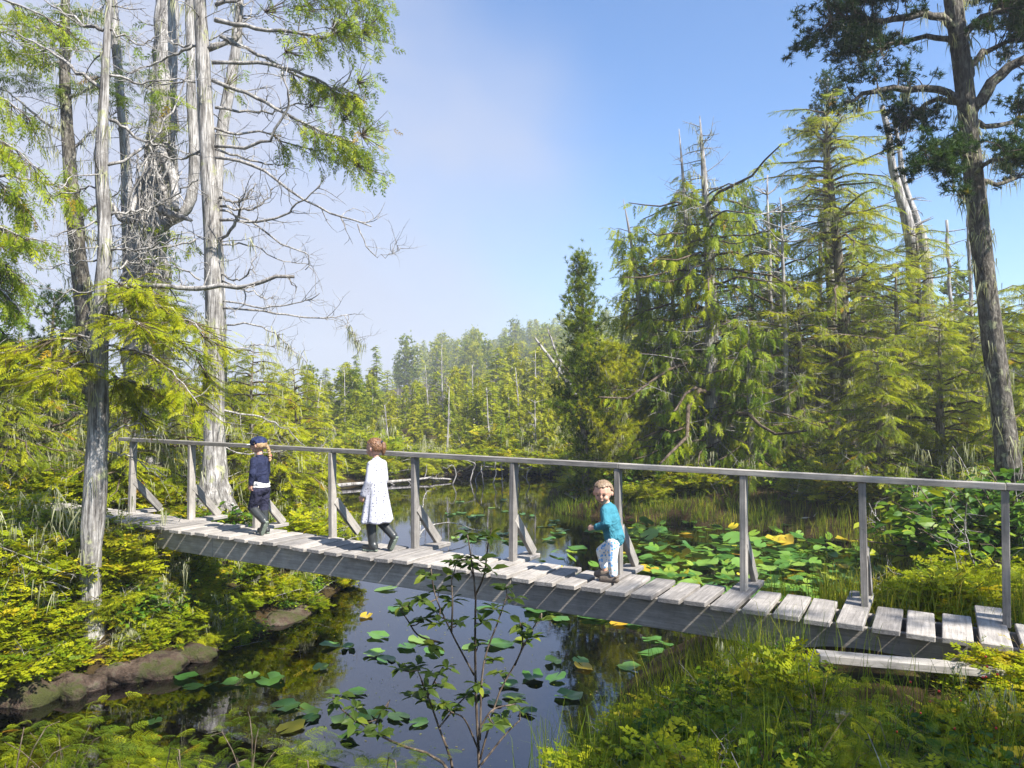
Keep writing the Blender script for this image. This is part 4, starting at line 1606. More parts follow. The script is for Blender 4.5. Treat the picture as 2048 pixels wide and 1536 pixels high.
def far_row(Y, px0, px1, n, top_frac, jit, kinds, label, group, hmin=2.0, hmax=8.0):
    for i in range(n):
        px = px0 + (px1 - px0) * (i + rf.uniform(.1, .9)) / n
        yy = Y + rf.uniform(-jit, jit)
        x = (px - 1024) / F_PX * yy
        if lake_sd(np.array([x]), np.array([yy]))[0] < 0.25:
            continue
        z = gzs(x, yy)
        ysky = np.interp(px, sx_, sy_)
        # rows nearer the lake stay lower: their tops lie between the waterline and the sky line
        py = 940 + (ysky - 940) * top_frac * rf.uniform(.82, 1.08)
        h = CAM_Z + (815 - py) / F_PX * yy - z
        far_tree(int(rf.choice(kinds)), x, yy, min(hmax, max(hmin, h)), rf.uniform(0, 6.28), label, group, rf.uniform(1.15, 1.7))


A7 = [0, 1, 2, 3, 4, 6, 7, 0, 2]
far_row(31.6, 600, 1140, 17, .52, .9, A7, 'small conifer in the front row along the far lake shore', 'front row on the far shore', 1.2)
far_row(34.5, 420, 1180, 22, .74, 1.3, A7, 'conifer in the second row behind the far lake shore', 'second row on the far shore')
far_row(39, 380, 1200, 24, .88, 1.8, A7, 'conifer in the middle of the wood beyond the lake', 'middle of the wood beyond the lake')
far_row(45, 340, 1240, 24, .97, 2.2, A7, 'conifer with its top on the skyline beyond the lake', 'skyline trees beyond the lake')
far_row(54, 300, 1300, 24, 1.0, 3.0, A7, 'conifer at the back of the wood beyond the lake', 'back of the wood beyond the lake')
far_row(25.5, 400, 640, 9, .70, 1.2, [0, 2, 3, 4, 6], 'conifer on the left lake shore behind the silver cedar', 'trees on the left lake shore')
far_row(21.0, 250, 590, 9, .80, 1.5, [0, 1, 3, 4, 7], 'conifer on the left bank behind the bridge end', 'trees behind the left bridge end')
far_row(20, -150, 260, 9, .85, 2.5, [3, 4, 5, 4, 6], 'dark conifer in the wood at the left edge', 'wood at the left edge')
far_row(30, -350, 300, 14, .98, 4, A7, 'conifer at the back of the left-hand wood', 'back of the left-hand wood')
far_row(29, 1230, 2300, 15, .80, 3, [0, 1, 3, 5, 6, 7], 'conifer in the wood behind the right-hand stand', 'wood behind the right-hand stand')
far_row(38, 1500, 2300, 12, 1.0, 4, [5, 5, 1, 7, 6], 'tall conifer far back on the right', 'far wood on the right', 2, 14)
# two tall spruces against the mist left of the knoll
for px, yy, top, lab in ((752, 52, 688, 'tall spread-branched spruce standing above the far skyline'), (712, 53, 706, 'narrower spruce beside the tall skyline spruce')):
    x = (px - 1024) / F_PX * yy
    h = CAM_Z + (815 - top) / F_PX * yy - gzs(x, yy)
    far_tree(6, x, yy, h, 1.0, lab, None, 1.0)
# thin dead poles among the far trees
for i, (px, py0, py1, yy) in enumerate(((522, 880, 745, 30.5), (893, 870, 775, 30.5), (890, 800, 690, 40), (1040, 830, 735, 36), (950, 830, 730, 38), (1060, 800, 700, 42), (985, 860, 775, 32), (860, 840, 730, 40), (640, 860, 760, 32), (1075, 900, 800, 31), (690, 840, 740, 37), (780, 900, 810, 31))):
    rng = np.random.default_rng(400 + i)
    a, c = P(px, py0, yy), P(px + rng.uniform(-14, 14), py1, yy)
    a[2] = gzs(a[0], a[1]) - .1
    mb = MB()
    pth = catmull([a, (a + c) / 2 + rng.normal(0, .05, 3), c], 8)
    tube(mb, pth, np.linspace(.06, .015, 8), 5, .5, 0, .08, rng)
    twigs(mb, pth, rng, 12, .5, .012, 2, .3)
    o = empty('dead_snag', a, 'thin bleached dead pole among the trees beyond the lake', 'tree', 'dead poles beyond the lake')
    mb.build('trunk', M['bark_silver'], o, origin=a)

# misty knoll: individual conifers on its slope and ridge
for i in range(150):
    yy = rf.uniform(95, 195)
    px = rf.uniform(780, 1330)
    x = (px - 1024) / F_PX * yy
    h = rf.uniform(6.0, 9.5)
    ki = int(rf.choice([0, 3, 4, 5, 5, 6]))
    pos = 'at the foot' if yy < 118 else 'low on the slope' if yy < 140 else 'high on the slope' if yy < 165 else 'near the ridge'
    far_tree(ki, x, yy, h, rf.uniform(0, 6.28), 'misty %s %s of the far knoll' % (FT[ki][0], pos), 'conifers on the misty knoll', rf.uniform(1.0, 1.4))

# ------------------------------------------------------------------ the air: thin sea mist
mh, nt, out = newmat('sea mist')
pv = N(nt, 'VolumePrincipled')
pv.inputs['Color'].default_value = (0.93, 0.96, 1.0, 1)
pv.inputs['Density'].default_value = 0.0018
pv.inputs['Anisotropy'].default_value = 0.2
nt.links.new(pv.outputs[0], out.inputs['Volume'])
mb = MB()
box(mb, (-160, -30, -2.5), (160, 330, 30))
hz = mb.build('haze', mh)
tag(hz, kind='stuff')

# ------------------------------------------------------------------ the left-hand group
class Tree:
    def __init__(self, seed, trunk_px, Y, widths, sides=16, n=28, rough=.05, flare=None):
        self.rng = np.random.default_rng(seed)
        self.wood, self.leaf, self.lic, self.dead = MB(), MB(), MB(), MB()
        self.Y = Y
        wp = [P(x, y, Y) for x, y in trunk_px]
        self.path = catmull(wp, n)
        self.rad = np.interp(np.linspace(0, 1, n), np.linspace(0, 1, len(widths)), [PX(Y, w) / 2 for w in widths])
        tube(self.wood, self.path, self.rad, sides, .5, 0, rough, self.rng)
        self.base = self.path[0].copy()
        self.fc, self.fh = Fol(CED), Fol(HEM)
        self.hang = []

    def branch(self, pts, r0, r1=None, tw=8, twl=.45, level=2, dy=0.0, jit=.015, mat=2, n=14):
        """a bare branch through photograph pixels (x, y[, dy])"""
        rng = self.rng
        dys = np.linspace(0, dy, len(pts))
        wp = [P(p[0], p[1], self.Y + (p[2] if len(p) > 2 else d)) for p, d in zip(pts, dys)]
        pth = catmull(wp, n)
        pth[1:] += rng.normal(0, jit, (n - 1, 3))
        r1 = r1 or r0 * .35
        tube(self.dead, pth, np.linspace(r0, r1, n), 6, .5, 0, .08, rng)
        if tw:
            twigs(self.dead, pth, rng, tw, twl, max(.004, r0 * .3), level, .2, .1, .28)
        return pth

    def sprays(self, pth, n, size, kind='cedar', tint=.7, t0=.3, tv=.14, reach=.25, droop=.7):
        """foliage along a branch: side twigs each with a few sprays"""
        rng = self.rng
        m = len(pth)
        for _ in range(n):
            k = rng.uniform(t0, 1) * (m - 1.001)
            i = int(k)
            p = pth[i] + (pth[i + 1] - pth[i]) * (k - i)
            tan = nrm(pth[i + 1] - pth[i])
            side = nrm(np.cross(tan, UP)) * (1 if rng.random() < .5 else -1)
            d = tan * rng.uniform(.3, 1) + side * rng.uniform(.2, 1) - UP * rng.uniform(0, droop)
            L = reach * rng.uniform(.3, 1.2)
            q = wander(p, d, L, rng, 4, .15)
            tube(self.wood, q, np.linspace(.006, .003, 4), 3, .5, 1, cap=False)
            for j in range(3):
                o = q[1 + j]
                dd = nrm(q[3] - q[0]) * .8 + rng.normal(0, .35, 3) - UP * (rng.uniform(.1, 1) * droop)
                t = min(.999, max(0, tint + rng.normal(0, tv)))
                if kind == 'cedar':
                    self.fc.add(o, dd, UP * .7 + rng.normal(0, .5, 3), size * rng.uniform(.6, 1.2), t)
                else:
                    self.fh.add(o, dd * np.array([1, 1, .4]), UP + rng.normal(0, .2, 3), size * rng.uniform(.6, 1.2), t)

    def random_dead(self, n, lo, hi, L, r=.012, bias=(0, 0, 0)):
        rng = self.rng
        for _ in range(n):
            k = rng.uniform(lo, hi) * (len(self.path) - 1.001)
            i = int(k)
            p = self.path[i]
            a = rng.uniform(0, 6.28)
            d = np.array([math.cos(a), math.sin(a) * .7, rng.uniform(-.25, .35)]) + np.asarray(bias)
            l = L * rng.uniform(.3, 1.1)
            q = wander(p, d, l, rng, 8, .14, (0, 0, rng.uniform(-.4, .9)))
            rr = r * rng.uniform(.6, 1.3)
            tube(self.dead, q, np.linspace(rr, rr * .25, 8), 5, .5, 0, cap=False)
            twigs(self.dead, q, rng, int(rng.integers(3, 8)), l * .4, rr * .35, 2, .2, .1, .25)
            if rng.random() < .3:
                self.hang += list(q[2:6:2])

    def finish(self, name, label, bark='bark_grey', leafm=('cedar', 'hemlock'), lich=.25, extra_lichen=0):
        rng = self.rng
        self.fc.flush(self.leaf, rng, .5, 0)
        self.fh.flush(self.leaf, rng, .3, 1)
        for _ in range(extra_lichen):
            k = int(rng.integers(2, len(self.path) - 2))
            a = rng.uniform(0, 6.28)
            self.hang.append(self.path[k] + np.array([math.cos(a), math.sin(a), 0]) * self.rad[k])
        lichen(self.lic, self.hang, rng, lich, 9)
        o = empty(name, self.base, label, 'tree')
        self.wood.build('trunk', [M[bark], M['twig_dark'], M['twig']], o, origin=self.base)
        if self.dead.n:
            self.dead.build('dead_branches', M['twig'], o, origin=self.base)
        if self.leaf.n:
            self.leaf.build('crown', [M[leafm[0]], M[leafm[1]]], o, origin=self.base)
        if self.lic.n:
            tag(self.lic.build('hanging_lichen', M['lichen'], o, origin=self.base), kind='stuff')
        return o


# big grey cedar behind the rail
B = Tree(51, [(423, 1100), (426, 1030), (428, 960), (429, 880), (427, 760), (429, 620), (425, 470), (416, 320), (408, 160), (399, 0), (392, -130), (386, -260)], 10.6, [108, 92, 52, 41, 39, 36, 34, 31, 28, 24, 20, 16], 18, 40, .045)
for sgn, dx in ((-1, -60), (1, 58), (1, 30), (-1, -35)):
    tube(B.wood, catmull([P(428, 940, 10.55), P(428 + dx * .5, 1010, 10.5), P(428 + dx, 1048, 10.4), P(428 + dx * 1.3, 1075, 10.4)], 8), np.linspace(.12, .05, 8), 8, .5, 0, .1, B.rng)
BRANCHES = [
    ([(430, 40), (520, 58), (640, 72), (705, 48)], .035, -.4, 'f'), ([(416, 98), (470, 74), (482, 30), (476, -30)], .045, .2, ''),
    ([(440, 72), (500, 100), (560, 132), (640, 172), (705, 182)], .03, .5, 'f'), ([(425, 125), (520, 126), (600, 146), (665, 178), (720, 200)], .03, .0, 'f'),
    ([(425, 160), (500, 190), (560, 220), (650, 268), (720, 285)], .032, -.3, 'f'), ([(430, 215), (520, 226), (575, 214), (640, 196)], .022, .4, ''),
    ([(430, 292), (500, 292), (540, 274), (572, 220), (578, 190), (562, 140)], .026, -.6, ''), ([(430, 315), (510, 330), (590, 390), (680, 432), (742, 456)], .026, -.5, ''),
    ([(715, 448, -.5), (742, 505, -.5), (775, 512, -.5), (805, 492, -.5)], .009, 0, ''), ([(430, 298), (520, 324), (575, 330)], .02, .4, ''),
    ([(440, 396), (482, 404), (512, 366)], .024, -.3, ''), ([(440, 412), (500, 420), (530, 400), (546, 374)], .02, .2, ''),
    ([(440, 440), (540, 440), (592, 410), (642, 368)], .022, -.4, ''), ([(440, 420), (500, 440), (570, 492), (616, 508), (611, 542)], .018, .3, ''),
    ([(430, 486), (455, 468), (480, 425), (474, 398)], .03, -.5, ''), ([(435, 490), (500, 490), (560, 520), (625, 530)], .014, .4, ''),
    ([(440, 560), (500, 582), (532, 598), (548, 590)], .014, 0, ''), ([(440, 602), (530, 613), (600, 605), (642, 588)], .015, -.3, ''),
    ([(440, 616), (560, 628), (640, 637), (698, 631)], .018, .2, ''), ([(696, 631, .2), (700, 660, .2), (722, 690, .2)], .006, 0, 'l'),
    ([(450, 650), (530, 656), (572, 686), (612, 722)], .014, -.2, 'l'), ([(450, 705), (520, 690), (590, 700)], .012, .3, ''),
    ([(395, 92), (340, 82), (328, 18)], .02, .3, ''), ([(386, 90), (320, 122), (250, 150)], .022, .2, ''), ([(390, 165), (300, 168), (225, 160)], .014, .5, ''),
    ([(392, 478), (300, 502), (228, 498)], .015, -.3, ''), ([(395, 360), (330, 400), (260, 430)], .014, .3, ''), ([(400, 560), (330, 530), (270, 560)], .014, .3, ''),
    ([(405, 300), (350, 320), (310, 300)], .02, .6, ''), ([(435, 540), (470, 560), (500, 545), (505, 520)], .018, -.3, ''), ([(430, 10), (520, -10), (640, -20), (760, 10)], .03, .3, 'f'),
    ([(400, -20), (500, -60), (640, -70), (740, -40)], .03, -.4, 'f'), ([(412, 250), (470, 268), (520, 262), (560, 280), (640, 300), (700, 300)], .02, .5, 'f'),
    ([(438, 820), (500, 830), (560, 850), (610, 895)], .018, .1, ''), ([(438, 890), (490, 910), (560, 900), (640, 900)], .012, .3, ''),
]
for pts, r, dy, fl in BRANCHES:
    pth = B.branch(pts, r, tw=11 if len(pts) > 2 else 5, twl=.5, dy=dy)
    if fl == 'f':
        B.sprays(pth, 44, .20, 'cedar', .70, .52, .16, .42, .9)
    if fl == 'l':
        B.hang += list(pth[5:])
# heavy sprays at the ends of the high right-hand limbs
for cx, cy_, rx, ry, n in ((700, 55, 70, 55, 60), (745, 60, 40, 60, 40), (730, 160, 30, 50, 30), (700, 235, 30, 40, 26), (745, 265, 45, 50, 40), (735, 325, 50, 35, 34), (600, 100, 60, 40, 26), (640, 210, 40, 30, 14), (560, 20, 60, 40, 26), (470, 170, 40, 60, 14), (620, 15, 60, 30, 30)):
    for _ in range(n):
        rr = B.rng
        a = P(cx + np.clip(rr.normal(0, .5), -.9, .9) * rx, cy_ + np.clip(rr.normal(0, .5), -.9, .9) * ry, 10.6 + rr.normal(0, .3))
        c0 = P(cx - rx * .5, cy_ + ry * .1, 10.6)
        tube(B.wood, wander(c0, a - c0, np.linalg.norm(a - c0) * .97, rr, 5, .05), np.linspace(.007, .0025, 5), 3, .5, 1, cap=False)
        B.fc.add(a, np.array([rr.uniform(-.3, 1), rr.normal(0, .5), rr.uniform(-1.4, .0)]), rr.normal(0, 1, 3) + UP * .3, rr.uniform(.13, .25), min(.97, max(0, rr.normal(.64, .16))))
B.random_dead(40, .38, .97, 1.1, .010, (.3, 0, .1))
B.random_dead(14, .15, .4, .8, .010)
B.finish('cedar_tree', 'big straight silver-barked cedar with many bare branches, standing behind the handrail', extra_lichen=16)

# slim tree standing in front of the bridge end
A = Tree(52, [(188, 1300), (185, 1235), (181, 1120), (190, 980), (196, 840), (199, 700), (207, 560), (210, 450), (203, 330), (209, 170), (217, 20), (224, -150)], 7.6, [46, 38, 39, 41, 37, 33, 30, 27, 25, 17, 12, 8], 14, 36, .06)
AB = [([(225, 568), (320, 572), (400, 578), (490, 570), (583, 549)], .030, .018, -.4, 8), ([(220, 240), (290, 280), (335, 288)], .02, None, .2, 8), ([(212, 330), (280, 300), (340, 230), (395, 100)], .018, None, .4, 6),
      ([(205, 180), (150, 140), (90, 95), (20, 60)], .02, None, .4, 10), ([(205, 60), (150, 40), (90, 0)], .02, None, .3, 8), ([(206, 440), (150, 460), (100, 470)], .012, None, -.2, 6),
      ([(204, 370), (150, 385), (95, 400)], .012, None, .2, 6), ([(210, 520), (140, 530), (70, 545)], .010, None, .3, 6), ([(215, 585), (130, 582), (40, 565)], .010, None, 0, 6),
      ([(222, 430), (290, 420), (340, 400)], .014, None, .3, 8), ([(222, 500), (300, 495), (380, 470)], .014, None, -.3, 8), ([(222, 540), (280, 520), (350, 515)], .012, None, .4, 8),
      ([(215, 150), (300, 165), (380, 150)], .014, None, .2, 8), ([(216, 60), (280, 90), (330, 60)], .012, None, .2, 8), ([(210, 870), (270, 850), (330, 880)], .012, None, .3, 8), ([(212, 900), (260, 915), (330, 950)], .012, None, .5, 6)]
for pts, r0, r1, dy, tw in AB:
    A.branch(pts, r0, r1, tw, .4, dy=dy)
LF = [([(205, 600), (290, 600), (370, 640), (440, 690)], -.3, .80), ([(203, 640), (300, 660), (380, 700), (430, 770)], .3, .78), ([(203, 690), (270, 700), (340, 740), (390, 800)], -.6, .80), ([(203, 600), (260, 590), (310, 600), (350, 640)], .5, .78),
      ([(200, 670), (120, 680), (50, 695), (-20, 705)], -.3, .86), ([(200, 700), (140, 705), (90, 730), (40, 745)], .2, .84), ([(200, 720), (150, 730), (110, 745)], -.5, .84), ([(203, 760), (270, 765), (330, 790)], .4, .72),
      ([(206, 640), (240, 630), (280, 650)], -.8, .82), ([(215, 560), (250, 575), (290, 585)], -.4, .78), ([(200, 740), (250, 770), (290, 830)], .6, .7)]
for pts, dy, ti in LF:
    pth = A.branch(pts, .014, .005, 4, .25, 1, dy=dy)
    A.sprays(pth, 62, .17, 'hemlock', ti, .12, .12, .34, .45)
    A.sprays(pth, 10, .17, 'cedar', ti, .25, .12, .28, .9)
A.random_dead(26, .30, .97, .75, .008)
A.finish('cedar_tree', 'slim pale-barked tree in front of the bridge end with bright yellow-green boughs', extra_lichen=26, lich=.2)

# massive gnarled half-dead cedar behind the two
C = Tree(53, [(292, 1000), (292, 860), (290, 700), (288, 590), (296, 480), (312, 380), (322, 280), (330, 160), (334, 40), (336, -80), (338, -240)], 13.0, [90, 80, 72, 70, 72, 60, 52, 44, 42, 38, 30], 22, 44, .13)
LIMBS = [([(300, 470), (330, 448), (372, 420), (388, 360), (386, 260), (382, 150), (380, 20), (378, -120)], .10, .065, -.5), ([(296, 430), (250, 440), (222, 410), (196, 398)], .08, .03, -.4), ([(310, 330), (280, 370), (262, 430)], .06, .03, -.7),
         ([(290, 560), (262, 600), (250, 660)], .10, .06, -.5), ([(318, 300), (345, 350), (352, 420)], .09, .05, -.8), ([(300, 620), (330, 660), (335, 740)], .09, .06, -.6), ([(316, 420), (350, 430), (382, 440)], .07, .03, -.9)]
for pts, r0, r1, dy in LIMBS:
    dys = np.linspace(-.2, dy, len(pts))
    pth = catmull([P(x, y, 13.0 + d) for (x, y), d in zip(pts, dys)], 18)
    tube(C.wood, pth, np.linspace(r0, r1, 18), 10, .5, 0, .10, C.rng)
# loose strips of grey wood hanging off the hollow trunk
for _ in range(150):
    rr = C.rng
    x0, y0 = 300 + rr.normal(0, 22), rr.uniform(290, 700)
    q = wander(P(x0, y0, 12.45 + rr.normal(0, .12)), (rr.normal(0, .35), rr.normal(0, .2), -1), rr.uniform(.25, .9), rr, 6, .14)
    tube(C.dead, q, np.linspace(rr.uniform(.006, .022), .004, 6), 5, .5, 0, .1, rr)
# two rotted hollows dented into the trunk
cv = C.wood.v[0]
for cx, cy_, w, h_ in ((304, 322, .34, .50), (287, 560, .30, .32)):
    c0 = P(cx, cy_, 12.7)
    dd = np.sqrt(((cv[:, 0] - c0[0]) / w) ** 2 + ((cv[:, 2] - c0[2]) / h_) ** 2)
    m_ = (dd < 1) & (cv[:, 1] < 13.1)
    cv[m_, 1] += .42 * (1 - dd[m_] ** 2)
C.random_dead(95, .12, .75, 1.0, .011, (0, -.4, 0))
C.random_dead(30, .6, .97, 1.0, .011)
for cx, cy_, n, ti, kd in ((318, 200, 18, .62, 'c'), (300, 255, 14, .66, 'h'), (335, 190, 10, .7, 'c'), (330, 470, 14, .8, 'c'), (330, 520, 16, .6, 'c'), (360, 560, 12, .7, 'c'), (340, 625, 26, .62, 'h'), (380, 480, 10, .95, 'c'), (370, 120, 10, .5, 'c'), (260, 60, 14, .55, 'c'), (290, 150, 12, .4, 'h'), (390, 620, 16, .6, 'h')):
    for _ in range(n):
        rr = C.rng
        a = P(cx + rr.normal(0, 24), cy_ + rr.normal(0, 16), 12.3 + rr.normal(0, .25))
        if kd == 'c':
            C.fc.add(a, np.array([rr.normal(0, 1), rr.normal(0, .5), rr.uniform(-1, .1)]), rr.normal(0, 1, 3) + UP, rr.uniform(.16, .28), min(.99, max(0, rr.normal(ti, .12))))
        else:
            C.fh.add(a, np.array([rr.normal(0, 1), rr.normal(0, .6), rr.uniform(-.2, .1)]), UP + rr.normal(0, .15, 3), rr.uniform(.25, .4), min(.99, max(0, rr.normal(ti, .12))))
C.finish('cedar_tree', 'massive gnarled hollow half-dead cedar between the slim tree and the silver cedar', 'bark_silver', extra_lichen=40, lich=.3)

# dark trunk at the far left
D = Tree(54, [(182, 800), (172, 650), (158, 520), (146, 400), (136, 280), (130, 150), (131, 0), (132, -150)], 13.6, [40, 36, 32, 28, 24, 20, 16, 12], 12, 26, .06)
for pts, dy in (([(135, 270), (80, 240), (30, 190), (-20, 170)], .4), ([(133, 200), (180, 175), (230, 150)], -.3), ([(140, 300), (190, 260), (240, 220)], .4), ([(150, 440), (200, 405), (250, 380)], 0), ([(150, 460), (190, 480), (230, 470)], .3), ([(132, 90), (90, 60), (30, 45), (-30, 55)], .3), ([(132, 30), (180, 20), (240, 40)], .4), ([(131, 120), (80, 130), (20, 120)], -.4), ([(165, 600), (200, 605), (240, 595)], .2)):
    pth = D.branch(pts, .03, .01, 10, .5, dy=dy)
    D.hang += list(pth[3:12:2])
for cx, cy_, rx, ry, n, ti in ((130, 175, 60, 16, 46, .30), (215, 165, 50, 22, 40, .30), (60, 110, 50, 20, 40, .42), (80, 60, 50, 30, 36, .5), (30, 150, 40, 14, 30, .4), (250, 200, 40, 14, 16, .3), (140, 30, 70, 30, 36, .45), (30, 30, 50, 30, 36, .55)):
    for _ in range(n):
        rr = D.rng
        D.fh.add(P(cx + rr.normal(0, rx * .5), cy_ + rr.normal(0, ry * .5), 13.6 + rr.normal(0, .4)), np.array([rr.normal(0, 1), rr.normal(0, .7), rr.uniform(-.2, .15)]), UP + rr.normal(0, .2, 3), rr.uniform(.28, .45), min(.99, max(0, rr.normal(ti, .14))))
for cx, cy_, n in ((140, 360, 20), (145, 400, 16)):
    for _ in range(n):
        rr = D.rng
        D.fc.add(P(cx + rr.normal(0, 10), cy_ + rr.normal(0, 18), 13.1 + rr.normal(0, .2)), np.array([rr.normal(0, .6), rr.normal(0, .5), rr.uniform(-1.4, -.2)]), rr.normal(0, 1, 3), rr.uniform(.18, .3), min(.99, rr.normal(.72, .1)))
D.random_dead(26, .2, .95, 1.0, .010)
D.finish('hemlock_tree', 'dark-trunked hemlock with lichen clumps at the left behind the slim tree', 'bark_dark', extra_lichen=50, lich=.35)

# thin pale trunks behind
E = Tree(55, [(442, 900), (436, 600), (432, 400), (440, 290), (462, 160), (476, 60), (482, -60)], 13.5, [30, 28, 26, 24, 22, 18, 12], 10, 22, .06)
E.random_dead(30, .4, .98, .8, .009)
E.finish('dead_snag', 'thin pale leaning dead trunk just right behind the silver cedar', 'bark_silver', extra_lichen=10)
E = Tree(56, [(262, 900), (256, 500), (250, 300), (236, 140), (228, 20), (224, -100)], 14.5, [24, 22, 20, 18, 15, 10], 10, 22, .06)
E.random_dead(40, .35, .98, .9, .009)
E.finish('dead_snag', 'thin pale dead trunk behind, between slim tree and gnarled cedar', 'bark_silver', extra_lichen=10)

# drooping cedar reaching in from beyond the left edge
L = Tree(57, [(-150, 1150), (-140, 800), (-120, 400), (-110, 0), (-100, -300)], 9.6, [70, 60, 50, 36, 20], 12, 24, .05)
for pts, dy, ti, n in (([(-130, 250), (-60, 260), (20, 290), (75, 340)], -.3, .78, 60), ([(-130, 330), (-50, 350), (20, 380), (60, 440)], .2, .72, 70), ([(-130, 420), (-60, 430), (10, 460), (70, 480)], -.4, .72, 80), ([(-130, 480), (-60, 490), (0, 520), (50, 570)], .3, .62, 80), ([(-130, 180), (-60, 180), (10, 200), (60, 240)], .5, .78, 46), ([(-130, 560), (-60, 560), (0, 580), (40, 620)], 0, .6, 60), ([(-130, 60), (-60, 50), (20, 70), (120, 110)], .4, .72, 50), ([(-120, 0), (-40, -10), (60, 20), (140, 60)], .0, .7, 40), ([(-130, 640), (-60, 650), (0, 660)], .2, .55, 50), ([(-120, 370), (0, 355), (90, 365), (150, 380)], .6, .75, 26)):
    pth = L.branch(pts, .022, .008, 5, .3, 1, dy=dy)
    L.sprays(pth, int(n * .75), .22, 'cedar', ti, .25, .13, .40, 1.1)
L.finish('cedar_tree', 'cedar reaching in from the left edge with pale drooping sprays', 'bark_grey')

# young pines at the left skyline
for px, top, Yp, lab, sd in ((100, 585, 17.5, 'young dark pine at the left skyline, the left one of two', 61), (150, 610, 18.5, 'young dark pine at the left skyline, beside the dark trunk', 62), (20, 700, 15.0, 'low dark pine by the left edge below the drooping cedar', 63)):
    b = base_at(px, Yp)
    put_tree('pine_tree', lab, 'young pines at the left', b, conifer(sd, height_for(b, top), .09, .1, 1.15, 'pine', 42, 10, .14, .42, .12, shape=.6), 'pine', 'bark_mid')

# saplings and boughs to the right of the silver cedar
for px, top, Yp, kd, ti, Rm, lab, sd in ((505, 690, 13.5, 'hemlock', .76, 1.3, 'bright hemlock sapling right of the silver cedar trunk', 71), (590, 735, 15.0, 'hemlock', .78, 1.35, 'spreading bright sapling above the first girl and bridge rail', 72), (560, 840, 11.3, 'hemlock', .78, 1.0, 'low feathery sapling beside the bridge behind the girl in navy', 73),
                                         (640, 900, 12.2, 'hemlock', .76, .85, 'small feathery sapling at the water edge between the two girls', 74), (470, 800, 12.3, 'hemlock', .74, 1.0, 'sapling half hidden behind the silver cedar base', 75), (330, 720, 12.0, 'hemlock', .72, 1.2, 'leafy sapling below the gnarled cedar', 76), (250, 760, 11.0, 'hemlock', .74, 1.1, 'sapling right behind the slim tree trunk', 77), (100, 740, 12.0, 'hemlock', .62, 1.4, 'dark green sapling left of the slim tree', 78), (20, 790, 10.5, 'hemlock', .66, 1.3, 'sapling at the left edge below the drooping cedar', 79)):
    b = base_at(px, Yp)
    put_tree('hemlock_sapling', lab, 'saplings on the left bank', b, conifer(sd, max(.8, height_for(b, top)), .045, .04, Rm, 'hemlock', 62, 19, .28, ti, .12, lich=.10, dead=8, shape=.5), 'hemlock', 'bark_mid')

# ------------------------------------------------------------------ shrubs
def bush(seed, R, H, nstem, per, kind='sprig', size=.22, tint=.6, tv=.16, flat=.5, bare=0, mats=None):
    """a many-stemmed shrub, base at the origin"""
    rng = np.random.default_rng(seed)
    wood, leaf = MB(), MB()
    fol = Fol(SPRIG) if kind == 'sprig' else (Fol(HEM) if kind == 'fern' else Fol(LEAF))
    for i in range(nstem):
        a = rng.uniform(0, 6.28)
        out_ = math.sqrt(rng.uniform(0, 1))
        d = np.array([math.cos(a) * out_ * R, math.sin(a) * out_ * R, H * math.sqrt(max(.05, 1 - out_ ** 2 * .8)) * rng.uniform(.7, 1.1)])
        L = np.linalg.norm(d)
        q = wander((rng.normal(0, R * .12), rng.normal(0, R * .12), -.05), d + UP * .4 * H, L, rng, 6, .10, (math.cos(a) * .5, math.sin(a) * .5, -.4))
        tube(wood, q, np.linspace(.010, .003, 6), 4, .5, 0, cap=False)
        ti0 = tint + rng.normal(0, tv * .6)
        for j in range(per):
            k = rng.uniform(.25, 1.0) * 4.999
            ii_ = int(k)
            p = q[ii_] + (q[ii_ + 1] - q[ii_]) * (k - ii_)
            b_ = rng.uniform(0, 6.28)
            dd = np.array([math.cos(b_), math.sin(b_), rng.uniform(-.25, .6) * (1 - flat * .5)]) + np.array([math.cos(a), math.sin(a), 0]) * .4
            t = min(.999, max(0, ti0 + rng.normal(0, tv)))
            if kind == 'leaf':
                p = p + nrm(dd) * rng.uniform(0, size * 1.4)
                dd = dd + np.array([0, 0, rng.uniform(-.5, .3)])
            fol.add(p, dd, UP + rng.normal(0, .45 if kind == 'leaf' else .28, 3), size * rng.uniform(.65, 1.25), t)
    for i in range(bare):
        q = wander((rng.normal(0, R * .4), rng.normal(0, R * .4), 0), rdir(rng, .2, .9), H * rng.uniform(.7, 1.3), rng, 6, .2)
        tube(wood, q, np.linspace(.008, .003, 6), 4, .5, 1, cap=False)
        twigs(wood, q, rng, 5, .25, .003, 2, mat=1)
    fol.flush(leaf, rng, .3)
    return wood.mesh('stems', [M['twig_dark'], M['twig']]), leaf.mesh('foliage', mats)


BUSH = {
    'huck': [bush(500 + i, .62, .75, 74, 12, 'sprig', .24, .62 + .06 * (i % 2), .15, bare=3, mats=M['huckle']) for i in range(4)],
    'salal': [bush(520 + i, .55, .60, 56, 15, 'leaf', .085, .55, .2, bare=2, mats=M['salal']) for i in range(3)],
    'fern': [bush(540 + i, .60, .60, 60, 13, 'fern', .22, .72, .13, bare=4, mats=M['hemlock']) for i in range(3)],
    'low': [bush(560 + i, .50, .34, 60, 11, 'sprig', .17, .66, .16, bare=1, mats=M['huckle']) for i in range(3)],
}
BN = {'huck': 'huckleberry_bush', 'salal': 'salal_bush', 'fern': 'hemlock_bush', 'low': 'low_shrub'}
rs = np.random.default_rng(91)
LICH = []
for i in range(3):
    mb = MB()
    r_ = np.random.default_rng(600 + i)
    lichen(mb, r_.normal(0, .22, (14, 3)) * (1, 1, .6) + (0, 0, .65), r_, .24, 9)
    LICH.append(mb.mesh('hanging_lichen', M['lichen']))


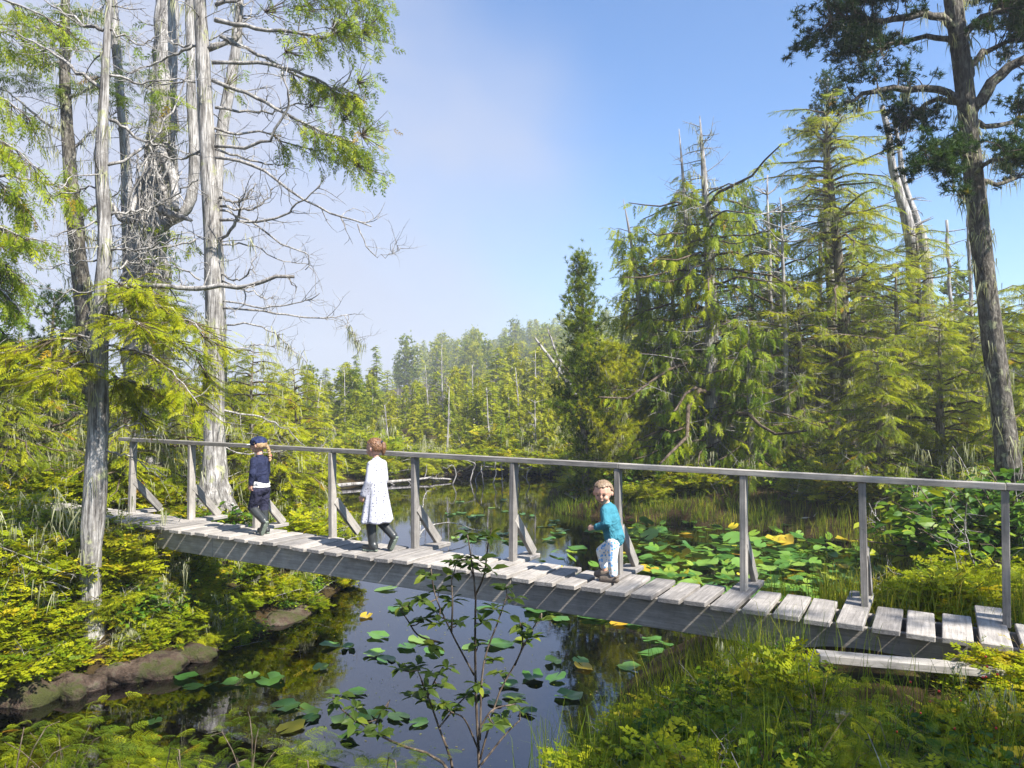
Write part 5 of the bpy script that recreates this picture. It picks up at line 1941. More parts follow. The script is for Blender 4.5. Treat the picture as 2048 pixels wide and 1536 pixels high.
def shrub(kd, x, y, s_, label, group, z=None, lich=0.0):
    w_, l_ = BUSH[kd][int(rs.integers(0, len(BUSH[kd])))]
    o = empty(BN[kd], (x, y, (gzs(x, y) if z is None else z) - .06), label, 'shrub', group, rs.uniform(0, 6.28))
    o.scale = (s_ * rs.uniform(.9, 1.15), s_ * rs.uniform(.9, 1.15), s_ * rs.uniform(.85, 1.15))
    link('stems', w_, o)
    link('foliage', l_, o)
    if rs.random() < lich:
        tag(link('hanging_lichen', LICH[int(rs.integers(0, 3))], o), kind='stuff')
    return o


def thicket(n, px0, px1, Y0, Y1, kinds, s0, s1, label, group, sdmin=.1, sdmax=99, lich=.15, under=None):
    k = tries = 0
    while k < n and tries < n * 30:
        tries += 1
        Y = rs.uniform(Y0, Y1)
        x = (rs.uniform(px0, px1) - 1024) / F_PX * Y
        d = lake_sd(np.array([x]), np.array([Y]))[0]
        if not (sdmin < d < sdmax):
            continue
        # keep the deck itself clear
        rel = np.array([x, Y, 0]) - BR0 * (1, 1, 0)
        if under is not None:
            if gzs(x, Y) > under:
                continue
        elif -.3 < rel @ BDIR < 10.9 and -.75 < rel @ BNOR < 1.0:
            continue
        # keep the slim tree's trunk in view
        if abs((x / Y) * F_PX + 1024 - 186) < (112 if s1 > .5 else 48) and Y < 7.75:
            continue
        # the old board in front of the bridge end lies in the open
        if 1590 < (x / Y) * F_PX + 1024 < 2080 and 3.75 < Y < 4.75:
            continue
        kd = str(rs.choice(kinds))
        kinds_name = {'huck': 'yellow-green huckleberry bush', 'salal': 'glossy salal bush', 'fern': 'feathery hemlock bush', 'low': 'low leafy shrub bush'}[kd]
        shrub(kd, x, Y, rs.uniform(s0, s1), kinds_name + ' ' + label, kinds_name + 'es ' + label, lich=lich)
        k += 1


# bank edge hanging over the water at the left, in front of the bridge
thicket(64, -80, 440, 6.8, 9.0, ['huck', 'huck', 'fern', 'low', 'salal'], .55, .85, "on left bank before the bridge", 'x', .12, 1.4, .3)
thicket(46, 30, 440, 6.95, 8.7, ['low', 'huck', 'low', 'fern'], .34, .49, 'around the foot of the slim tree', 'x', .1, 2, .2)
thicket(26, -150, 260, 7.6, 9.6, ['huck', 'huck', 'salal', 'fern'], .7, 1.1, "at the bank's left edge", 'x', .8, 9, .3)
thicket(36, -200, 330, 10.5, 14.5, ['huck', 'huck', 'salal', 'fern'], .9, 1.4, "on left bank beyond the bridge", 'x', .5, 20, .35)
thicket(34, 250, 620, 10.2, 14, ['huck', 'fern', 'huck', 'salal'], .55, 1.0, 'around the silver cedar', 'x', -.05, 3, .35)
thicket(14, 420, 660, 14, 22, ['huck', 'fern', 'salal'], .9, 1.4, 'on the left lake shore', 'x', .2, 3, .2)
thicket(30, 560, 1180, 26.5, 33, ['huck', 'fern', 'huck'], 1.3, 2.0, 'along the far lake shore', 'x', .05, 2.5, .1)
thicket(44, 230, 640, 8.0, 11.2, ['huck', 'fern', 'huck', 'salal', 'low'], .38, .58, 'on the bank beneath the bridge', 'x', -.05, 1.4, .5, .80)
thicket(14, 420, 700, 10.6, 12.8, ['huck', 'fern'], .45, .7, 'at the inlet behind the bridge', 'x', -.1, .8, .4)
# right shore
thicket(44, 1130, 1700, 18.6, 23.5, ['huck', 'fern', 'salal'], 1.0, 1.7, 'under the right-hand stand', 'x', .9, 8, .15)
thicket(50, 1560, 2250, 12.5, 18.5, ['huck', 'fern', 'salal', 'salal'], 1.0, 1.7, "behind the marsh", 'x', 1.6, 9, .12)
thicket(10, 1860, 2200, 11, 13.5, ['salal', 'salal', 'huck'], 1.0, 1.5, 'below the big pine', 'x', 2.2, 9, .0)
thicket(34, 1690, 2200, 6.0, 11.5, ['low', 'low', 'huck'], .55, .85, "in the sunny marsh", 'x', .2, 4, 0)
thicket(9, 1830, 2120, 10.0, 11.3, ['salal'], 1.7, 2.2, "at the big pine's foot", 'x', 1, 9, 0)
# near right bank, in front of the bridge end
thicket(26, 1290, 2150, 3.4, 5.6, ['huck', 'salal', 'low', 'salal'], .35, .58, "on the near right bank", 'x', .15, 9, .1)

# ------------------------------------------------------------------ sedges and grass (one mass)
def blades(mb, x, y, z, rng, h0, h1, w, tint, tv, bend=.5):
    n = len(x)
    h = rng.uniform(h0, h1, n)
    a = rng.uniform(0, 6.28, n)
    c = rng.uniform(.1, 1, n) * bend * h
    dx, dy = np.cos(a) * c, np.sin(a) * c
    b = rng.uniform(0, 6.28, n)
    wx, wy = np.cos(b) * w, np.sin(b) * w
    V = np.stack([np.stack([x - wx, y - wy, z], 1), np.stack([x + wx, y + wy, z], 1),
                  np.stack([x - wx * .8 + dx * .25, y - wy * .8 + dy * .25, z + h * .5], 1), np.stack([x + wx * .8 + dx * .25, y + wy * .8 + dy * .25, z + h * .5], 1),
                  np.stack([x - wx * .4 + dx * .65, y - wy * .4 + dy * .65, z + h * .85], 1), np.stack([x + wx * .4 + dx * .65, y + wy * .4 + dy * .65, z + h * .85], 1),
                  np.stack([x + dx * 1.2, y + dy * 1.2, z + h * .92], 1)], 1)
    f = np.array([(0, 1, 3), (0, 3, 2), (2, 3, 5), (2, 5, 4), (4, 5, 6)])
    ff = f[None] + (np.arange(n) * 7)[:, None, None]
    mb.add(V.reshape(-1, 3), ff.reshape(-1, 3), np.repeat(np.clip(rng.normal(tint, tv, n), 0, .999), 7))


def grass_field(name, label, regions, seed):
    rng = np.random.default_rng(seed)
    mb = MB()
    for (px0, px1, Y0, Y1, n, sd0, sd1, h0, h1, w, ti) in regions:
        nc = n // 9
        Y = rng.uniform(Y0, Y1, nc)
        x = (rng.uniform(px0, px1, nc) - 1024) / F_PX * Y
        x = np.repeat(x, 9) + rng.normal(0, .07, nc * 9)
        Y = np.repeat(Y, 9) + rng.normal(0, .07, nc * 9)
        d = lake_sd(x, Y)
        rel = np.stack([x - BR0[0], Y - BR0[1]], 1)
        s_, t_ = rel @ BDIR[:2], rel @ BNOR[:2]
        pxx = x / Y * F_PX + 1024
        ok = (d > sd0) & ~((pxx > 1600) & (pxx < 2080) & (Y > 3.9) & (Y < 4.75)) & (d < sd1) & ~((s_ > -.2) & (s_ < 10.7) & (t_ > -.1) & (t_ < .62))
        x, Y = x[ok], Y[ok]
        if len(x):
            blades(mb, x, Y, gz(x, Y) - .03, rng, h0, h1, w, ti, .18)
    tag(mb.build(name, M['grass']), label, 'grass', kind='stuff')


grass_field('marsh_grass', 'tall sedge and grass along the marshy right shore', [
    (1050, 1560, 15.5, 21.5, 7500, -.12, 1.8, .12, .34, .006, .32),
    (1480, 2150, 8.5, 17, 8000, -.15, 2.6, .2, .55, .005, .5),
    (1640, 2200, 5.6, 10.5, 6500, -.05, 3.5, .15, .45, .004, .66),
    (1180, 1700, 16.5, 20, 2000, -.05, .9, .12, .28, .006, .7)], 301)
grass_field('bank_grass', 'grass tufts on the near bank below the bridge', [
    (1080, 2100, 2.8, 6.4, 3200, -.1, 4, .2, .55, .0022, .4),
    (1250, 1560, 4.6, 6.4, 1300, -.1, 1.8, .25, .55, .0025, .5)], 302)
grass_field('shore_grass', 'short grass along the far and left lake shore', [
    (560, 1180, 26, 32, 3000, -.1, 1.0, .2, .5, .008, .6)], 303)

# ------------------------------------------------------------------ lily pads
def padmesh(seed, cup, wave, mat):
    r = np.random.default_rng(seed)
    n = 22
    V = [(0.0, 0, 0)]
    a0 = .20
    for ring in (.5, 1.0):
        for i in range(n):
            a = a0 + (2 * math.pi - 2 * a0) * i / (n - 1)
            rr = ring * (1 + .06 * r.standard_normal()) * (1.15 if abs(a - math.pi) < .6 else 1)
            V.append((rr * math.cos(a) * 1.12, rr * math.sin(a) * .92, cup * ring ** 2 + wave * ring * math.sin(a * 3 + seed) + .012 * r.standard_normal() * ring))
    V = np.array(V)
    # thickness: a second skin just below
    Fc = []
    for i in range(n - 1):
        Fc += [(0, 1 + i, 2 + i), (1 + i, 1 + n + i, 2 + n + i), (1 + i, 2 + n + i, 2 + i)]
    mb = MB()
    mb.add(V, Fc, .5, 0, True)
    return mb.mesh('lily_pad', M[mat])


PADS = [padmesh(1, .02, .03, 'pad'), padmesh(2, .10, .07, 'pad'), padmesh(3, .04, .10, 'pad'), padmesh(4, .18, .12, 'pad')]
PADY = [padmesh(5, .05, .05, 'pad_yellow'), padmesh(6, .12, .10, 'pad_yellow')]
npad = 0


def pad(x, y, r, label, group, tilt=.0, z=.012, yellow=False, kind=None):
    me = (PADY if yellow else PADS)[int(rs.integers(0, 2 if yellow else 4)) if kind is None else kind]
    o = link('lily_pad', me, None, (x, y, z + r * tilt * .6), (rs.normal(0, tilt + .03), rs.normal(0, tilt + .03), rs.uniform(0, 6.28)))
    o.scale = (r, r, r)
    tag(o, label, 'lily pad', group)
    return o


def wat(px, py):
    Y = CAM_Z * F_PX / (py - 815)
    return (px - 1024) / F_PX * Y, Y


# near pads one by one, from the photograph
NEAR = [(380, 1352, 34, 'pale green lily pad below the left bank, nearest the rocks', 0), (392, 1370, 26, 'lily pad touching the leftmost pale pad', 0), (430, 1366, 22, 'folded heart-shaped pad right of the leftmost pads', 0), (470, 1362, 28, 'lily pad with upturned edge in the row below the left bank', 0), (545, 1355, 44, 'large dark blue-green pad at the end of the left row', 0), (510, 1348, 26, 'dark pad between the row and the large dark pad', 0),
        (645, 1333, 24, 'small dark pad floating under the left bank reflection', 0), (665, 1288, 26, 'dark pad at the edge of the bank reflection', 0), (700, 1292, 24, 'dark pad beside it at the edge of the reflection', 0), (575, 1408, 40, 'yellowing lily pad left of the shrub', 0), (620, 1418, 34, 'plain green pad next to the yellowing pad', 0), (585, 1450, 38, 'bright yellow dying pad below the green pads', 1), (625, 1432, 26, 'light green pad above the bright yellow one', 0), (318, 1437, 22, 'single small pad above the foreground boughs at left', 0),
        (690, 1432, 36, 'big pad behind the shrub branches, left of stems', 0), (745, 1425, 40, 'heart-shaped shiny pad left of the shrub stems', 0), (800, 1428, 34, 'pad close to the shrub stems on their left', 0), (840, 1440, 28, 'pad low beside the shrub stems', 0), (700, 1465, 34, 'lower pad left of the shrub', 0), (720, 1380, 26, 'nearly black pad right of the bank reflection', 0),
        (735, 1230, 22, 'pad under the bridge at the left, half yellow', 1), (775, 1176, 30, 'pale pad in the shadow just behind the bridge', 0), (700, 1170, 20, 'small pad behind the bridge at the bank', 0), (800, 1215, 36, 'ragged yellow-green pad under the bridge', 0), (760, 1270, 32, 'curled dark pad in the open water at left', 0), (815, 1290, 28, 'pad below the curled dark pad', 0), (840, 1275, 34, 'pad left of the shrub in open water', 0), (870, 1300, 30, 'pad touching the shrub leaves in open water', 0), (750, 1305, 30, 'heart pad with raised lobes in open water', 0), (775, 1315, 30, 'dark torn pad beside the heart pad', 0),
        (965, 1215, 24, 'bright pad directly under the bridge behind the shrub', 0), (1000, 1285, 40, 'wide flat pad right behind the shrub top', 0), (940, 1290, 22, 'dark curled pad behind the shrub stem', 0), (1105, 1222, 24, 'raised pad pair right of the shrub, upper', 0), (1120, 1238, 28, 'raised pad pair right of the shrub, lower', 0), (1175, 1228, 34, 'flat pale pad under the beam', 0), (1235, 1245, 26, 'small pad right of the flat pale pad', 1), (1265, 1245, 30, 'pad with yellow leaf under the beam', 0), (1300, 1275, 26, 'pad near the reflection of the stand', 0), (1325, 1285, 24, 'pad at the right bank edge', 0),
        (1105, 1320, 28, 'dark upturned pad in the middle of open water', 0), (1165, 1330, 28, 'yellowish round pad in open water', 1), (1160, 1318, 24, 'green pad behind the yellowish round pad', 0), (1065, 1350, 36, 'long flat pad right of the shrub', 0), (1110, 1352, 32, 'pad overlapping the long flat pad', 0), (1135, 1388, 38, 'blue-grey shaded pad near the right bank', 0), (1020, 1365, 26, 'blue-grey pad close to the shrub', 0), (1030, 1388, 30, 'blue-grey lower pad close to the shrub', 0), (1055, 1418, 26, 'dark pad below the blue-grey pads', 0), (1255, 1330, 32, 'pad among the bank plants', 0), (1300, 1305, 40, 'group pad against the right bank', 0), (1330, 1320, 30, 'pad with curled rim against the right bank', 0), (960, 1380, 24, 'small dark pad behind the stem', 0), (990, 1400, 22, 'small pad right of the stem', 0)]
for px, py, w, lab, yl in NEAR:
    x, Y = wat(px, py)
    pad(x, Y, PX(Y, w) * .66, lab, None, rs.uniform(0, .12), .012 + rs.uniform(0, .004), bool(yl))
# dense bed behind the bridge
BEDL = 'lily pad in the dense bed on the right behind the bridge'
k = t_ = 0
zst = .010
while k < 235 and t_ < 9000:
    t_ += 1
    px = 1040 + 720 * rs.uniform(0, 1) ** .75
    py = rs.uniform(1046, 1235)
    x, Y = wat(px, py)
    if lake_sd(np.array([x]), np.array([Y]))[0] > .35:
        continue
    if px < 1250 and rs.random() < .55:
        continue
    yl = rs.random() < .08
    up_ = px > 1250 and rs.random() < .6
    zn = 'near the bridge' if py > 1150 else 'midway to the marsh' if py > 1095 else 'close to the marsh'
    zx = 'left of the toddler' if px < 1215 else 'right of the toddler' if px < 1370 else 'by the third post from right' if px < 1560 else 'by the second post from right'
    pad(x, Y, rs.uniform(.10, .18), ('yellowed' if yl else ('raised' if up_ else 'floating')) + ' lily pad ' + zn + ' ' + zx, ('yellowed ' if yl else ('raised ' if up_ else 'floating ')) + 'pads of the dense bed', rs.uniform(.08, .28) if up_ else .03, rs.uniform(.03, .14) if up_ else .012 + rs.uniform(0, .01), yl)
    k += 1
for i in range(26):
    px, py = rs.uniform(900, 1120), rs.uniform(1000, 1085)
    x, Y = wat(px, py)
    if lake_sd(np.array([x]), np.array([Y]))[0] < 0:
        pad(x, Y, rs.uniform(.09, .15), 'flat scattered lily pad on the lake beyond the handrail', 'scattered pads beyond the handrail', .02)

# the smaller pads and upright stems of the bed, too many to tell apart, and bits floating on the water
M['padmass'] = leafmat('small lily pads', [(0.0, (0.05, 0.13, 0.03)), (0.6, (0.13, 0.24, 0.05)), (0.9, (0.30, 0.36, 0.08)), (1.0, (0.5, 0.4, 0.05))], .15, .33, .9)
an_ = np.linspace(.25, 2 * math.pi - .25, 10)
pv_ = np.vstack([[0, 0, 0], np.stack([np.cos(an_) * 1.1, np.sin(an_) * .95, .05 * np.sin(an_ * 3)], 1)])
pf_ = np.array([(0, i + 1, i + 2) for i in range(9)])
rq = np.random.default_rng(44)
mb = MB()
ppx = 1045 + 720 * rq.uniform(0, 1, 1500) ** .7
ppy = rq.uniform(1040, 1235, 1500)
pY = CAM_Z * F_PX / (ppy - 815)
pX = (ppx - 1024) / F_PX * pY
ok = (lake_sd(pX, pY) < .2) & ~((ppx < 1240) & (rq.random(1500) < .7))
pX, pY = pX[ok][:620], pY[ok][:620]
k_ = len(pX)
up_ = rq.random(k_) < .35
dd_ = np.stack([np.cos(rq.uniform(0, 6.28, k_)), np.sin(rq.uniform(0, 6.28, k_)), rq.normal(0, .06, k_) + up_ * rq.uniform(.1, .6, k_)], 1)
R_p = frames(dd_, UP + rq.normal(0, .08, (k_, 3)) + up_[:, None] * rq.normal(0, .25, (k_, 3)))
place(mb, pv_, pf_, np.stack([pX, pY, .009 + up_ * rq.uniform(.02, .12, k_)], 1), R_p, rq.uniform(.05, .12, k_), np.clip(rq.normal(.55, .22, k_), 0, 1))
tag(mb.build('lily_pads', M['padmass']), 'crowd of small lily pads filling the bed behind the bridge', 'lily pads', kind='stuff')
mb = MB()
n_ = 900
fpx, fpy = rq.uniform(250, 1350, n_), rq.uniform(1170, 1560, n_)
fY = CAM_Z * F_PX / (fpy - 815)
fX = (fpx - 1024) / F_PX * fY
ok = lake_sd(fX, fY) < -.05
fX, fY = fX[ok], fY[ok]
a_ = rq.uniform(0, 6.28, len(fX))
R_p = frames(np.stack([np.cos(a_), np.sin(a_), a_ * 0], 1), np.tile(UP, (len(fX), 1)))
dv_, df_ = diamond((0, 0, 0), (1, 0, 0), .22)
place(mb, np.array(dv_), np.array(df_), np.stack([fX, fY, fX * 0 + .004], 1), R_p, rq.uniform(.008, .03, len(fX)), rq.uniform(.3, 1, len(fX)))
tag(mb.build('floating_debris', M['grass']), 'fallen needles and leaf bits floating on the dark water', 'debris', kind='stuff')

# ------------------------------------------------------------------ rocks at the waterline, drift wood
def rock(px, py, w, h_, label, seed):
    r = np.random.default_rng(seed)
    x, Y = wat(px, py)
    V, Fc = usphere(36, 24)
    V = V.copy()
    ph = r.uniform(0, 6.28, 6)
    V = np.sign(V) * np.abs(V) ** .8
    dsp = 1 + .24 * np.sin(V[:, 0] * 3 + ph[0]) * np.sin(V[:, 1] * 4 + ph[1]) + .08 * np.sin(V[:, 2] * 5 + ph[2]) + .08 * np.sin(V[:, 0] * 11 + ph[3]) * np.sin(V[:, 1] * 9 + ph[4]) * np.sin(V[:, 2] * 10 + ph[5]) + r.normal(0, .008, len(V))
    V *= dsp[:, None]
    V *= np.array([PX(Y, w) / 2, PX(Y, w) / 2 * .9, h_ * .55])
    mb = MB()
    mb.add(V, Fc, .5, 0, True)
    o = mb.build('rock', M['rock'], None, loc=(x, Y + PX(Y, w) * .25, h_ * .02))
    o.rotation_euler = (0, 0, r.uniform(-.4, .4))
    tag(o, label, 'rock', 'rocks at the waterline')


for a in ((30, 1398, 170, .34, 'long pale rock at the left edge of the waterline', 1), (135, 1386, 110, .26, 'smaller rock right of the long pale rock', 2), (285, 1352, 150, .30, 'rock with reddish wet foot below the left thicket', 3), (375, 1315, 110, .26, 'grey rounded rock in shade under the bank', 4), (425, 1290, 80, .22, 'small shaded rock under the bank, the farther one', 5), (548, 1236, 120, .20, 'pale brown rock reaching out under the bridge', 6), (590, 1222, 70, .16, 'outermost pale rock under the bridge', 7), (490, 1262, 70, .2, 'small brown rock at the dark inlet', 8)):
    rock(*a)


def driftwood(pts, r0, label, seed, tw=6, twl=.5):
    r = np.random.default_rng(seed)
    pth = catmull([np.array([*wat(x, y), 0.0]) + np.array([0, 0, z]) for x, y, z in pts], 12)
    pth[1:] += r.normal(0, r0 * .4, (11, 3))
    mb = MB()
    tube(mb, pth, np.linspace(r0, r0 * .4, 12), 7, .5, 0, .08, r)
    if tw:
        twigs(mb, pth, r, tw, twl, r0 * .35, 2, .1, .3, .25)
    o = mb.build('fallen_branch', M['bark_silver'], None, origin=pth[0], loc=pth[0])
    tag(o, label, 'branch', 'dead wood lying in the lake')


driftwood([(640, 980, .08), (740, 972, .1), (850, 964, .12), (900, 962, .08)], .07, 'long bleached log along the left lake shore', 1, 5)
driftwood([(835, 1095, .02), (850, 1078, .22), (900, 1072, .28), (960, 1070, .1)], .018, 'white crooked branch in the water behind the second girl', 2, 6, .25)
driftwood([(838, 1088, .05), (845, 1060, .5), (852, 1050, .72), (860, 1048, .74)], .014, 'thin upright white stick by the middle post', 3, 2, .15)
for i, (px, py) in enumerate(((905, 968), (940, 962), (968, 970), (985, 965), (1005, 972), (1022, 968), (1040, 975), (1060, 972), (955, 975))):
    driftwood([(px, py, -.05), (px + rs.uniform(-8, 8), py, .35), (px + rs.uniform(-14, 14), py, .65), (px + rs.uniform(-20, 20), py, rs.uniform(.5, .9))], .022, ('one of the bleached crooked sticks standing in the far water'), 10 + i, 3, .3)
driftwood([(1130, 1008, .3), (1150, 1012, .18), (1165, 1018, .05)], .03, 'pale weathered root on the marsh edge behind the toddler', 30, 8, .2)
driftwood([(1600, 1062, .25), (1660, 1066, .28), (1710, 1072, .2)], .05, 'fallen grey log lying in the marsh grass', 31, 5, .3)
driftwood([(1210, 985, .7), (1260, 992, .55), (1300, 990, .6), (1350, 975, .9)], .028, 'bare curved branch hanging low over the marsh edge', 32, 5, .5)

# ------------------------------------------------------------------ foreground plants
def t_fine(seed, n=9, m=6, wide=.42, droop=.25):
    """a close-up hemlock spray: side twigs, each with two rows of needles"""
    r = np.random.default_rng(seed)
    parts = []
    for i in range(n):
        t = (i + .5) / n
        for s in (-1, 1):
            L = wide * math.sin(min(1, t * 2 + .3) * 1.57) * (1.05 - t) ** .6 * r.uniform(.7, 1.15)
            a = math.radians(r.uniform(42, 60))
            o = np.array([t, 0, -droop * t * t])
            d = np.array([math.cos(a), s * math.sin(a), -.3])
            for k in range(m):
                u = (k + .5) / m
                p = o + d * L * u + np.array([0, 0, -.12 * u * u * L])
                for s2 in (-1, 1):
                    b = a * s + s2 * math.radians(r.uniform(50, 75))
                    ln = .062 * r.uniform(.7, 1.1) * (1.1 - .4 * u)
                    parts.append(spike(p, p + np.array([math.cos(b), math.sin(b), r.uniform(-.2, .25)]) * ln, .017))
            parts.append(diamond(o, o + d * L, .005))
    parts.append(diamond((0, 0, 0), (1, 0, -droop), .007))
    return comb(parts)


FINE = [t_fine(i) for i in range(3)]
rz_ = np.random.default_rng(701)

# -- rosette-leaved shrub in the centre
SY = 2.85
stem_defs = [
    [(959, 1600), (957, 1500), (952, 1398), (950, 1271), (951, 1186), (941, 1107), (935, 1070)], [(951, 1190), (968, 1150), (976, 1090), (982, 1060)],
    [(960, 1480), (966, 1335), (995, 1246), (1014, 1192)], [(960, 1520), (995, 1395), (1030, 1328), (1058, 1271), (1083, 1227)], [(948, 1350), (903, 1265), (871, 1192), (862, 1138)], [(903, 1265), (905, 1205), (903, 1158)],
    [(910, 1600), (903, 1525), (878, 1455), (856, 1392), (835, 1340)], [(856, 1392), (870, 1360), (885, 1335)], [(930, 1600), (880, 1520), (800, 1490), (745, 1462), (690, 1425), (665, 1395)], [(880, 1285), (837, 1271), (815, 1240), (800, 1218)],
    [(1030, 1330), (1045, 1290), (1040, 1245)], [(958, 1460), (985, 1420), (1030, 1408)], [(878, 1455), (915, 1410), (935, 1390)], [(957, 1500), (930, 1440), (905, 1425)], [(745, 1462), (760, 1430), (780, 1400)], [(962, 1530), (1010, 1470), (1040, 1440)]]
ros = [(935, 1068), (980, 1062), (922, 1108), (962, 1112), (940, 1130), (985, 1135), (912, 1128), (862, 1140), (905, 1155), (878, 1180), (850, 1190), (828, 1206), (905, 1200), (800, 1220), (885, 1222), (866, 1236), (918, 1240), (840, 1250), (1012, 1190), (990, 1215), (967, 1236), (1030, 1205), (1042, 1243), (1062, 1268), (1080, 1226), (1050, 1312), (988, 1310), (955, 1300), (835, 1330), (868, 1332), (802, 1335), (882, 1372), (855, 1362), (892, 1395), (960, 1350), (1000, 1372), (930, 1415), (1030, 1405), (990, 1420), (820, 1408), (902, 1425), (680, 1392), (730, 1402), (742, 1432), (700, 1440), (780, 1400), (770, 1440), (660, 1420), (1040, 1440), (1005, 1445), (845, 1420), (870, 1290), (900, 1320)]
mbs, mbl = MB(), MB()
fol = Fol([t_leaf(.2, .22, .22), t_leaf(.1, .25, .35), t_leaf(.3, .20, .1)])
base = P(950, 1600, SY)
base[2] = gzs(base[0], base[1])
allp = []
for i, pts in enumerate(stem_defs):
    pth = catmull([P(x, y, SY + .10 * math.sin(i * 2.1 + k * .9)) for k, (x, y) in enumerate(pts)], 12)
    if pts[0][1] >= 1590:
        pth = np.vstack([base + rz_.normal(0, .03, 3), pth])
    r0 = .0065 if pts[0][1] >= 1590 else .004
    tube(mbs, pth, np.linspace(r0, .0022, len(pth)), 6, .5, 0)
    allp.append(pth)
AP = np.vstack(allp)
for (x, y) in ros:
    c = P(x, y, SY)
    # nearest stem point joins the rosette
    dd = np.hypot(AP[:, 0] - c[0], AP[:, 2] - c[2])
    k = int(np.argmin(dd))
    c[1] = AP[k, 1] + rz_.normal(0, .05)
    tube(mbs, catmull([AP[k], (AP[k] + c) / 2 - UP * .008, c], 5), np.linspace(.003, .0015, 5), 4, .5, 0, cap=False)
    n = int(rz_.integers(6, 10))
    for j in range(n):
        a = j * 6.283 / n + rz_.uniform(-.3, .3)
        fol.add(c + rz_.normal(0, .004, 3), (math.cos(a), math.sin(a), rz_.uniform(-.35, .55)), UP + rz_.normal(0, .3, 3), rz_.uniform(.040, .068), min(.99, max(0, rz_.normal(.45, .2))))
fol.flush(mbl, rz_, .3)
o = empty('azalea_shrub', base, 'slender shrub with rosettes of blue-green leaves in the foreground centre', 'shrub')
mbs.build('stems', M['twig_dark'], o, origin=base)
mbl.build('foliage', M['azalea'], o, origin=base)


# -- feathery saplings along the bottom edge

def fine_bush(seed, R, H, n, size, tint, mat):
    r = np.random.default_rng(seed)
    w, l = MB(), MB()
    f = Fol(FINE)
    for i in range(n):
        a = i * 2.4 + r.uniform(-.4, .4)
        q = wander((0, 0, 0), (math.cos(a), math.sin(a), r.uniform(.3, 1.6)), R * r.uniform(.6, 1.15), r, 8, .10, (0, 0, -1.1))
        q[:, 2] = q[:, 2] / max(.01, q[:, 2].max()) * H * r.uniform(.35, 1.0)
        tube(w, q[:5], np.linspace(.003, .0015, 5), 4, .5, 0, cap=False)
        t0 = tint + r.normal(0, .1)
        for j in range(22):
            k = r.uniform(.05, 1) * 6.999
            ii_ = int(k)
            p = q[ii_] + (q[ii_ + 1] - q[ii_]) * (k - ii_)
            b = a + r.choice([-1, 1]) * r.uniform(.2, 1.3)
            p = p + np.array([math.cos(b), math.sin(b), r.uniform(-.1, .2)]) * r.uniform(0, .09)
            f.add(p, (math.cos(b), math.sin(b), r.uniform(-.35, .2)), UP + r.normal(0, .3, 3), size * r.uniform(.6, 1.25), t0 + r.normal(0, .1))
    f.flush(l, r, .3)
    return w.mesh('stems', M['twig_dark']), l.mesh('foliage', M[mat])


FB = [fine_bush(901, .42, .34, 16, .095, .56, 'hemlock'), fine_bush(902, .40, .30, 16, .090, .44, 'hemlock'), fine_bush(903, .42, .40, 16, .095, .66, 'hemlock')]
for k, px, py, Y, s_, lab in ((0, 20, 1560, 2.7, 1.0, 'feathery sapling in the bottom left corner'), (2, 130, 1545, 2.9, .9, 'yellow-green feathery sapling right of the corner one'), (1, 370, 1560, 2.7, .9, 'darker feathery sapling at the bottom, left of centre'), (0, 500, 1540, 2.9, 1.0, 'tallest feathery sapling at the bottom edge'), (1, 630, 1565, 2.6, .8, 'low feathery sapling at the bottom between pads'), (1, 800, 1570, 2.5, .8, 'dark feathery sapling left of the shrub stems'), (0, 240, 1590, 2.5, .8, 'feathery sapling cut by the bottom edge at left'),
                          (2, 1640, 1400, 3.7, .8, 'bright feathery sapling in front of the bridge beam'), (0, 1620, 1470, 3.3, 1.05, 'feathery sapling in the lower right foreground'), (2, 1790, 1510, 3.0, .8, 'yellow-green feathery sapling beside the red berries')):
    p_ = P(px, py, Y)
    o = empty('hemlock_sapling', (p_[0], p_[1], p_[2] - .17), lab, 'sapling', 'feathery saplings of the foreground', rz_.uniform(0, 6.28))
    o.scale = (s_, s_, s_)
    link('stems', FB[k][0], o)
    link('foliage', FB[k][1], o)
# leafy shrubs close by on the right
for px, py, Y, kd, s_, lab in ((1350, 1430, 4.2, 'salal', .55, 'salal bush at the water edge below the beam'), (1480, 1380, 4.3, 'salal', .6, 'dark salal bush between beam and boughs'), (1250, 1500, 3.6, 'huck', .45, 'sparse bush right of the rosette shrub'), (1400, 1530, 3.0, 'huck', .5, 'small-leaved bush at the bottom right of centre'),
                             (1900, 1420, 3.4, 'salal', .6, 'broad-leaved salal bush with red berries at lower right'), (2010, 1460, 3.0, 'salal', .55, 'salal bush in the lower right corner'), (1790, 1350, 3.9, 'salal', .36, 'salal bush in front of the bridge end'), (1985, 1350, 3.9, 'salal', .4, 'salal bush beside the last post'), (1960, 1540, 2.5, 'low', .6, 'low shrub in the lower right corner'), (1180, 1540, 3.3, 'low', .55, 'low shrub at the bottom near the water'), (1600, 1540, 2.6, 'huck', .5, 'bush under the broad feathery boughs'), (1320, 1540, 2.9, 'salal', .4, 'small salal bush at the bottom edge'), (1520, 1500, 3.2, 'salal', .5, 'salal bush at the bottom right of centre'), (1660, 1530, 2.8, 'salal', .45, 'salal bush at the bottom edge right of centre'), (1860, 1520, 2.7, 'huck', .45, 'small-leaved bush at the bottom right'), (1440, 1450, 3.6, 'huck', .45, 'small bush by the water right of the rosette shrub'), (2040, 1290, 4.3, 'huck', .5, 'bush at the right edge by the bridge end'), (60, 1540, 2.9, 'salal', .45, 'salal leaves in the bottom left corner')):
    p = P(px, py, Y)
    g = gzs(p[0], p[1])
    shrub(kd, p[0], p[1], s_, lab, 'bushes of the near foreground', z=max(g, p[2] - .35))
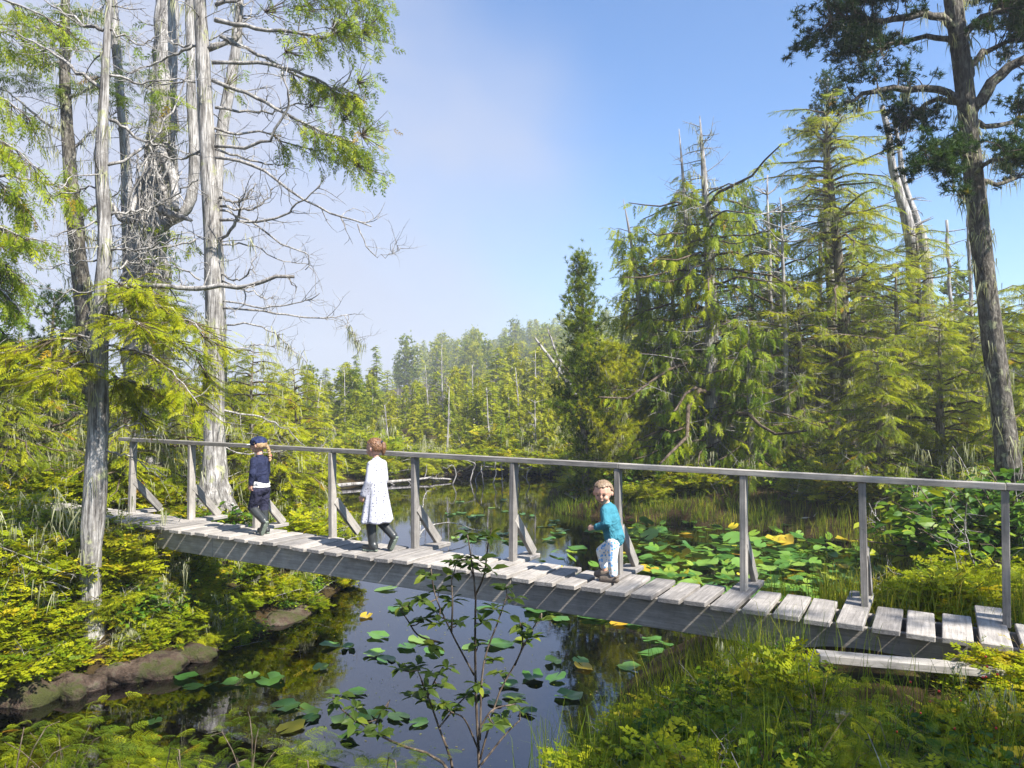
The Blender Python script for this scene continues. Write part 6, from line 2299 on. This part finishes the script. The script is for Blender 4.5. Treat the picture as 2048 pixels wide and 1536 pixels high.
# red berries on the right-hand salal
rb_ = np.random.default_rng(9)
mb = MB()
for _ in range(18):
    p = P(rb_.uniform(1760, 2030), rb_.uniform(1300, 1470), rb_.uniform(3.3, 3.9))
    mb.add(SV * .0055 + p, SF, .5, 0, True)
M['berry'] = flatmat('red berry', (0.55, 0.03, 0.015), .3, .5)
tag(mb.build('red_berries', M['berry']), 'scatter of small red berries in the lower right shrubs', 'berries', kind='stuff')

# -- trees standing behind and to the right of the viewer, whose shade falls on the near bank and deck
for x, y, H, kd, Rm, nb, lab, sd in ((8.3, -2.0, 14.0, 'hemlock', 2.0, 46, 'hemlock standing behind the viewer, nearest on the right', 804), (7.0, -1.6, 13.5, 'hemlock', 2.3, 70, 'hemlock standing behind the viewer on the right', 801), (9.6, 0.4, 13.5, 'pine', 2.0, 46, 'pine standing beside the viewer on the right', 802), (5.0, -4.5, 12.0, 'hemlock', 2.2, 80, 'hemlock standing farther behind the viewer', 803)):
    b = np.array([x, y, gzs(x, y) - .1])
    put_tree('hemlock_tree' if kd == 'hemlock' else 'pine_tree', lab, 'trees behind the viewer', b, conifer(sd, H, .2, .3, Rm, kd, nb, 11, .5 if kd == 'hemlock' else .22, .5, lo=True, shape=.6), 'hemlock' if kd == 'hemlock' else 'pine', 'bark_mid')

# ------------------------------------------------------------------ labels: number look-alikes of one place from left to right
ONES = ['', 'first', 'second', 'third', 'fourth', 'fifth', 'sixth', 'seventh', 'eighth', 'ninth', 'tenth', 'eleventh', 'twelfth', 'thirteenth', 'fourteenth', 'fifteenth', 'sixteenth', 'seventeenth', 'eighteenth', 'nineteenth']
same = {}
for o in scene.objects:
    if o.parent is None and o.get('label') and o.get('group'):
        same.setdefault(o['label'], []).append(o)
for lab, objs in same.items():
    if 2 <= len(objs) <= 39:
        objs.sort(key=lambda q_: q_.location.x / max(.1, q_.location.y))
        for i, o in enumerate(objs, 1):
            w_ = ONES[i] if i < 20 else ('twentieth' if i == 20 else 'thirtieth' if i == 30 else ('twenty-' if i < 30 else 'thirty-') + ONES[i % 10])
            o['label'] = lab + (', leftmost' if i == 1 else ', rightmost' if i == len(objs) else ', ' + w_ + ' from left')
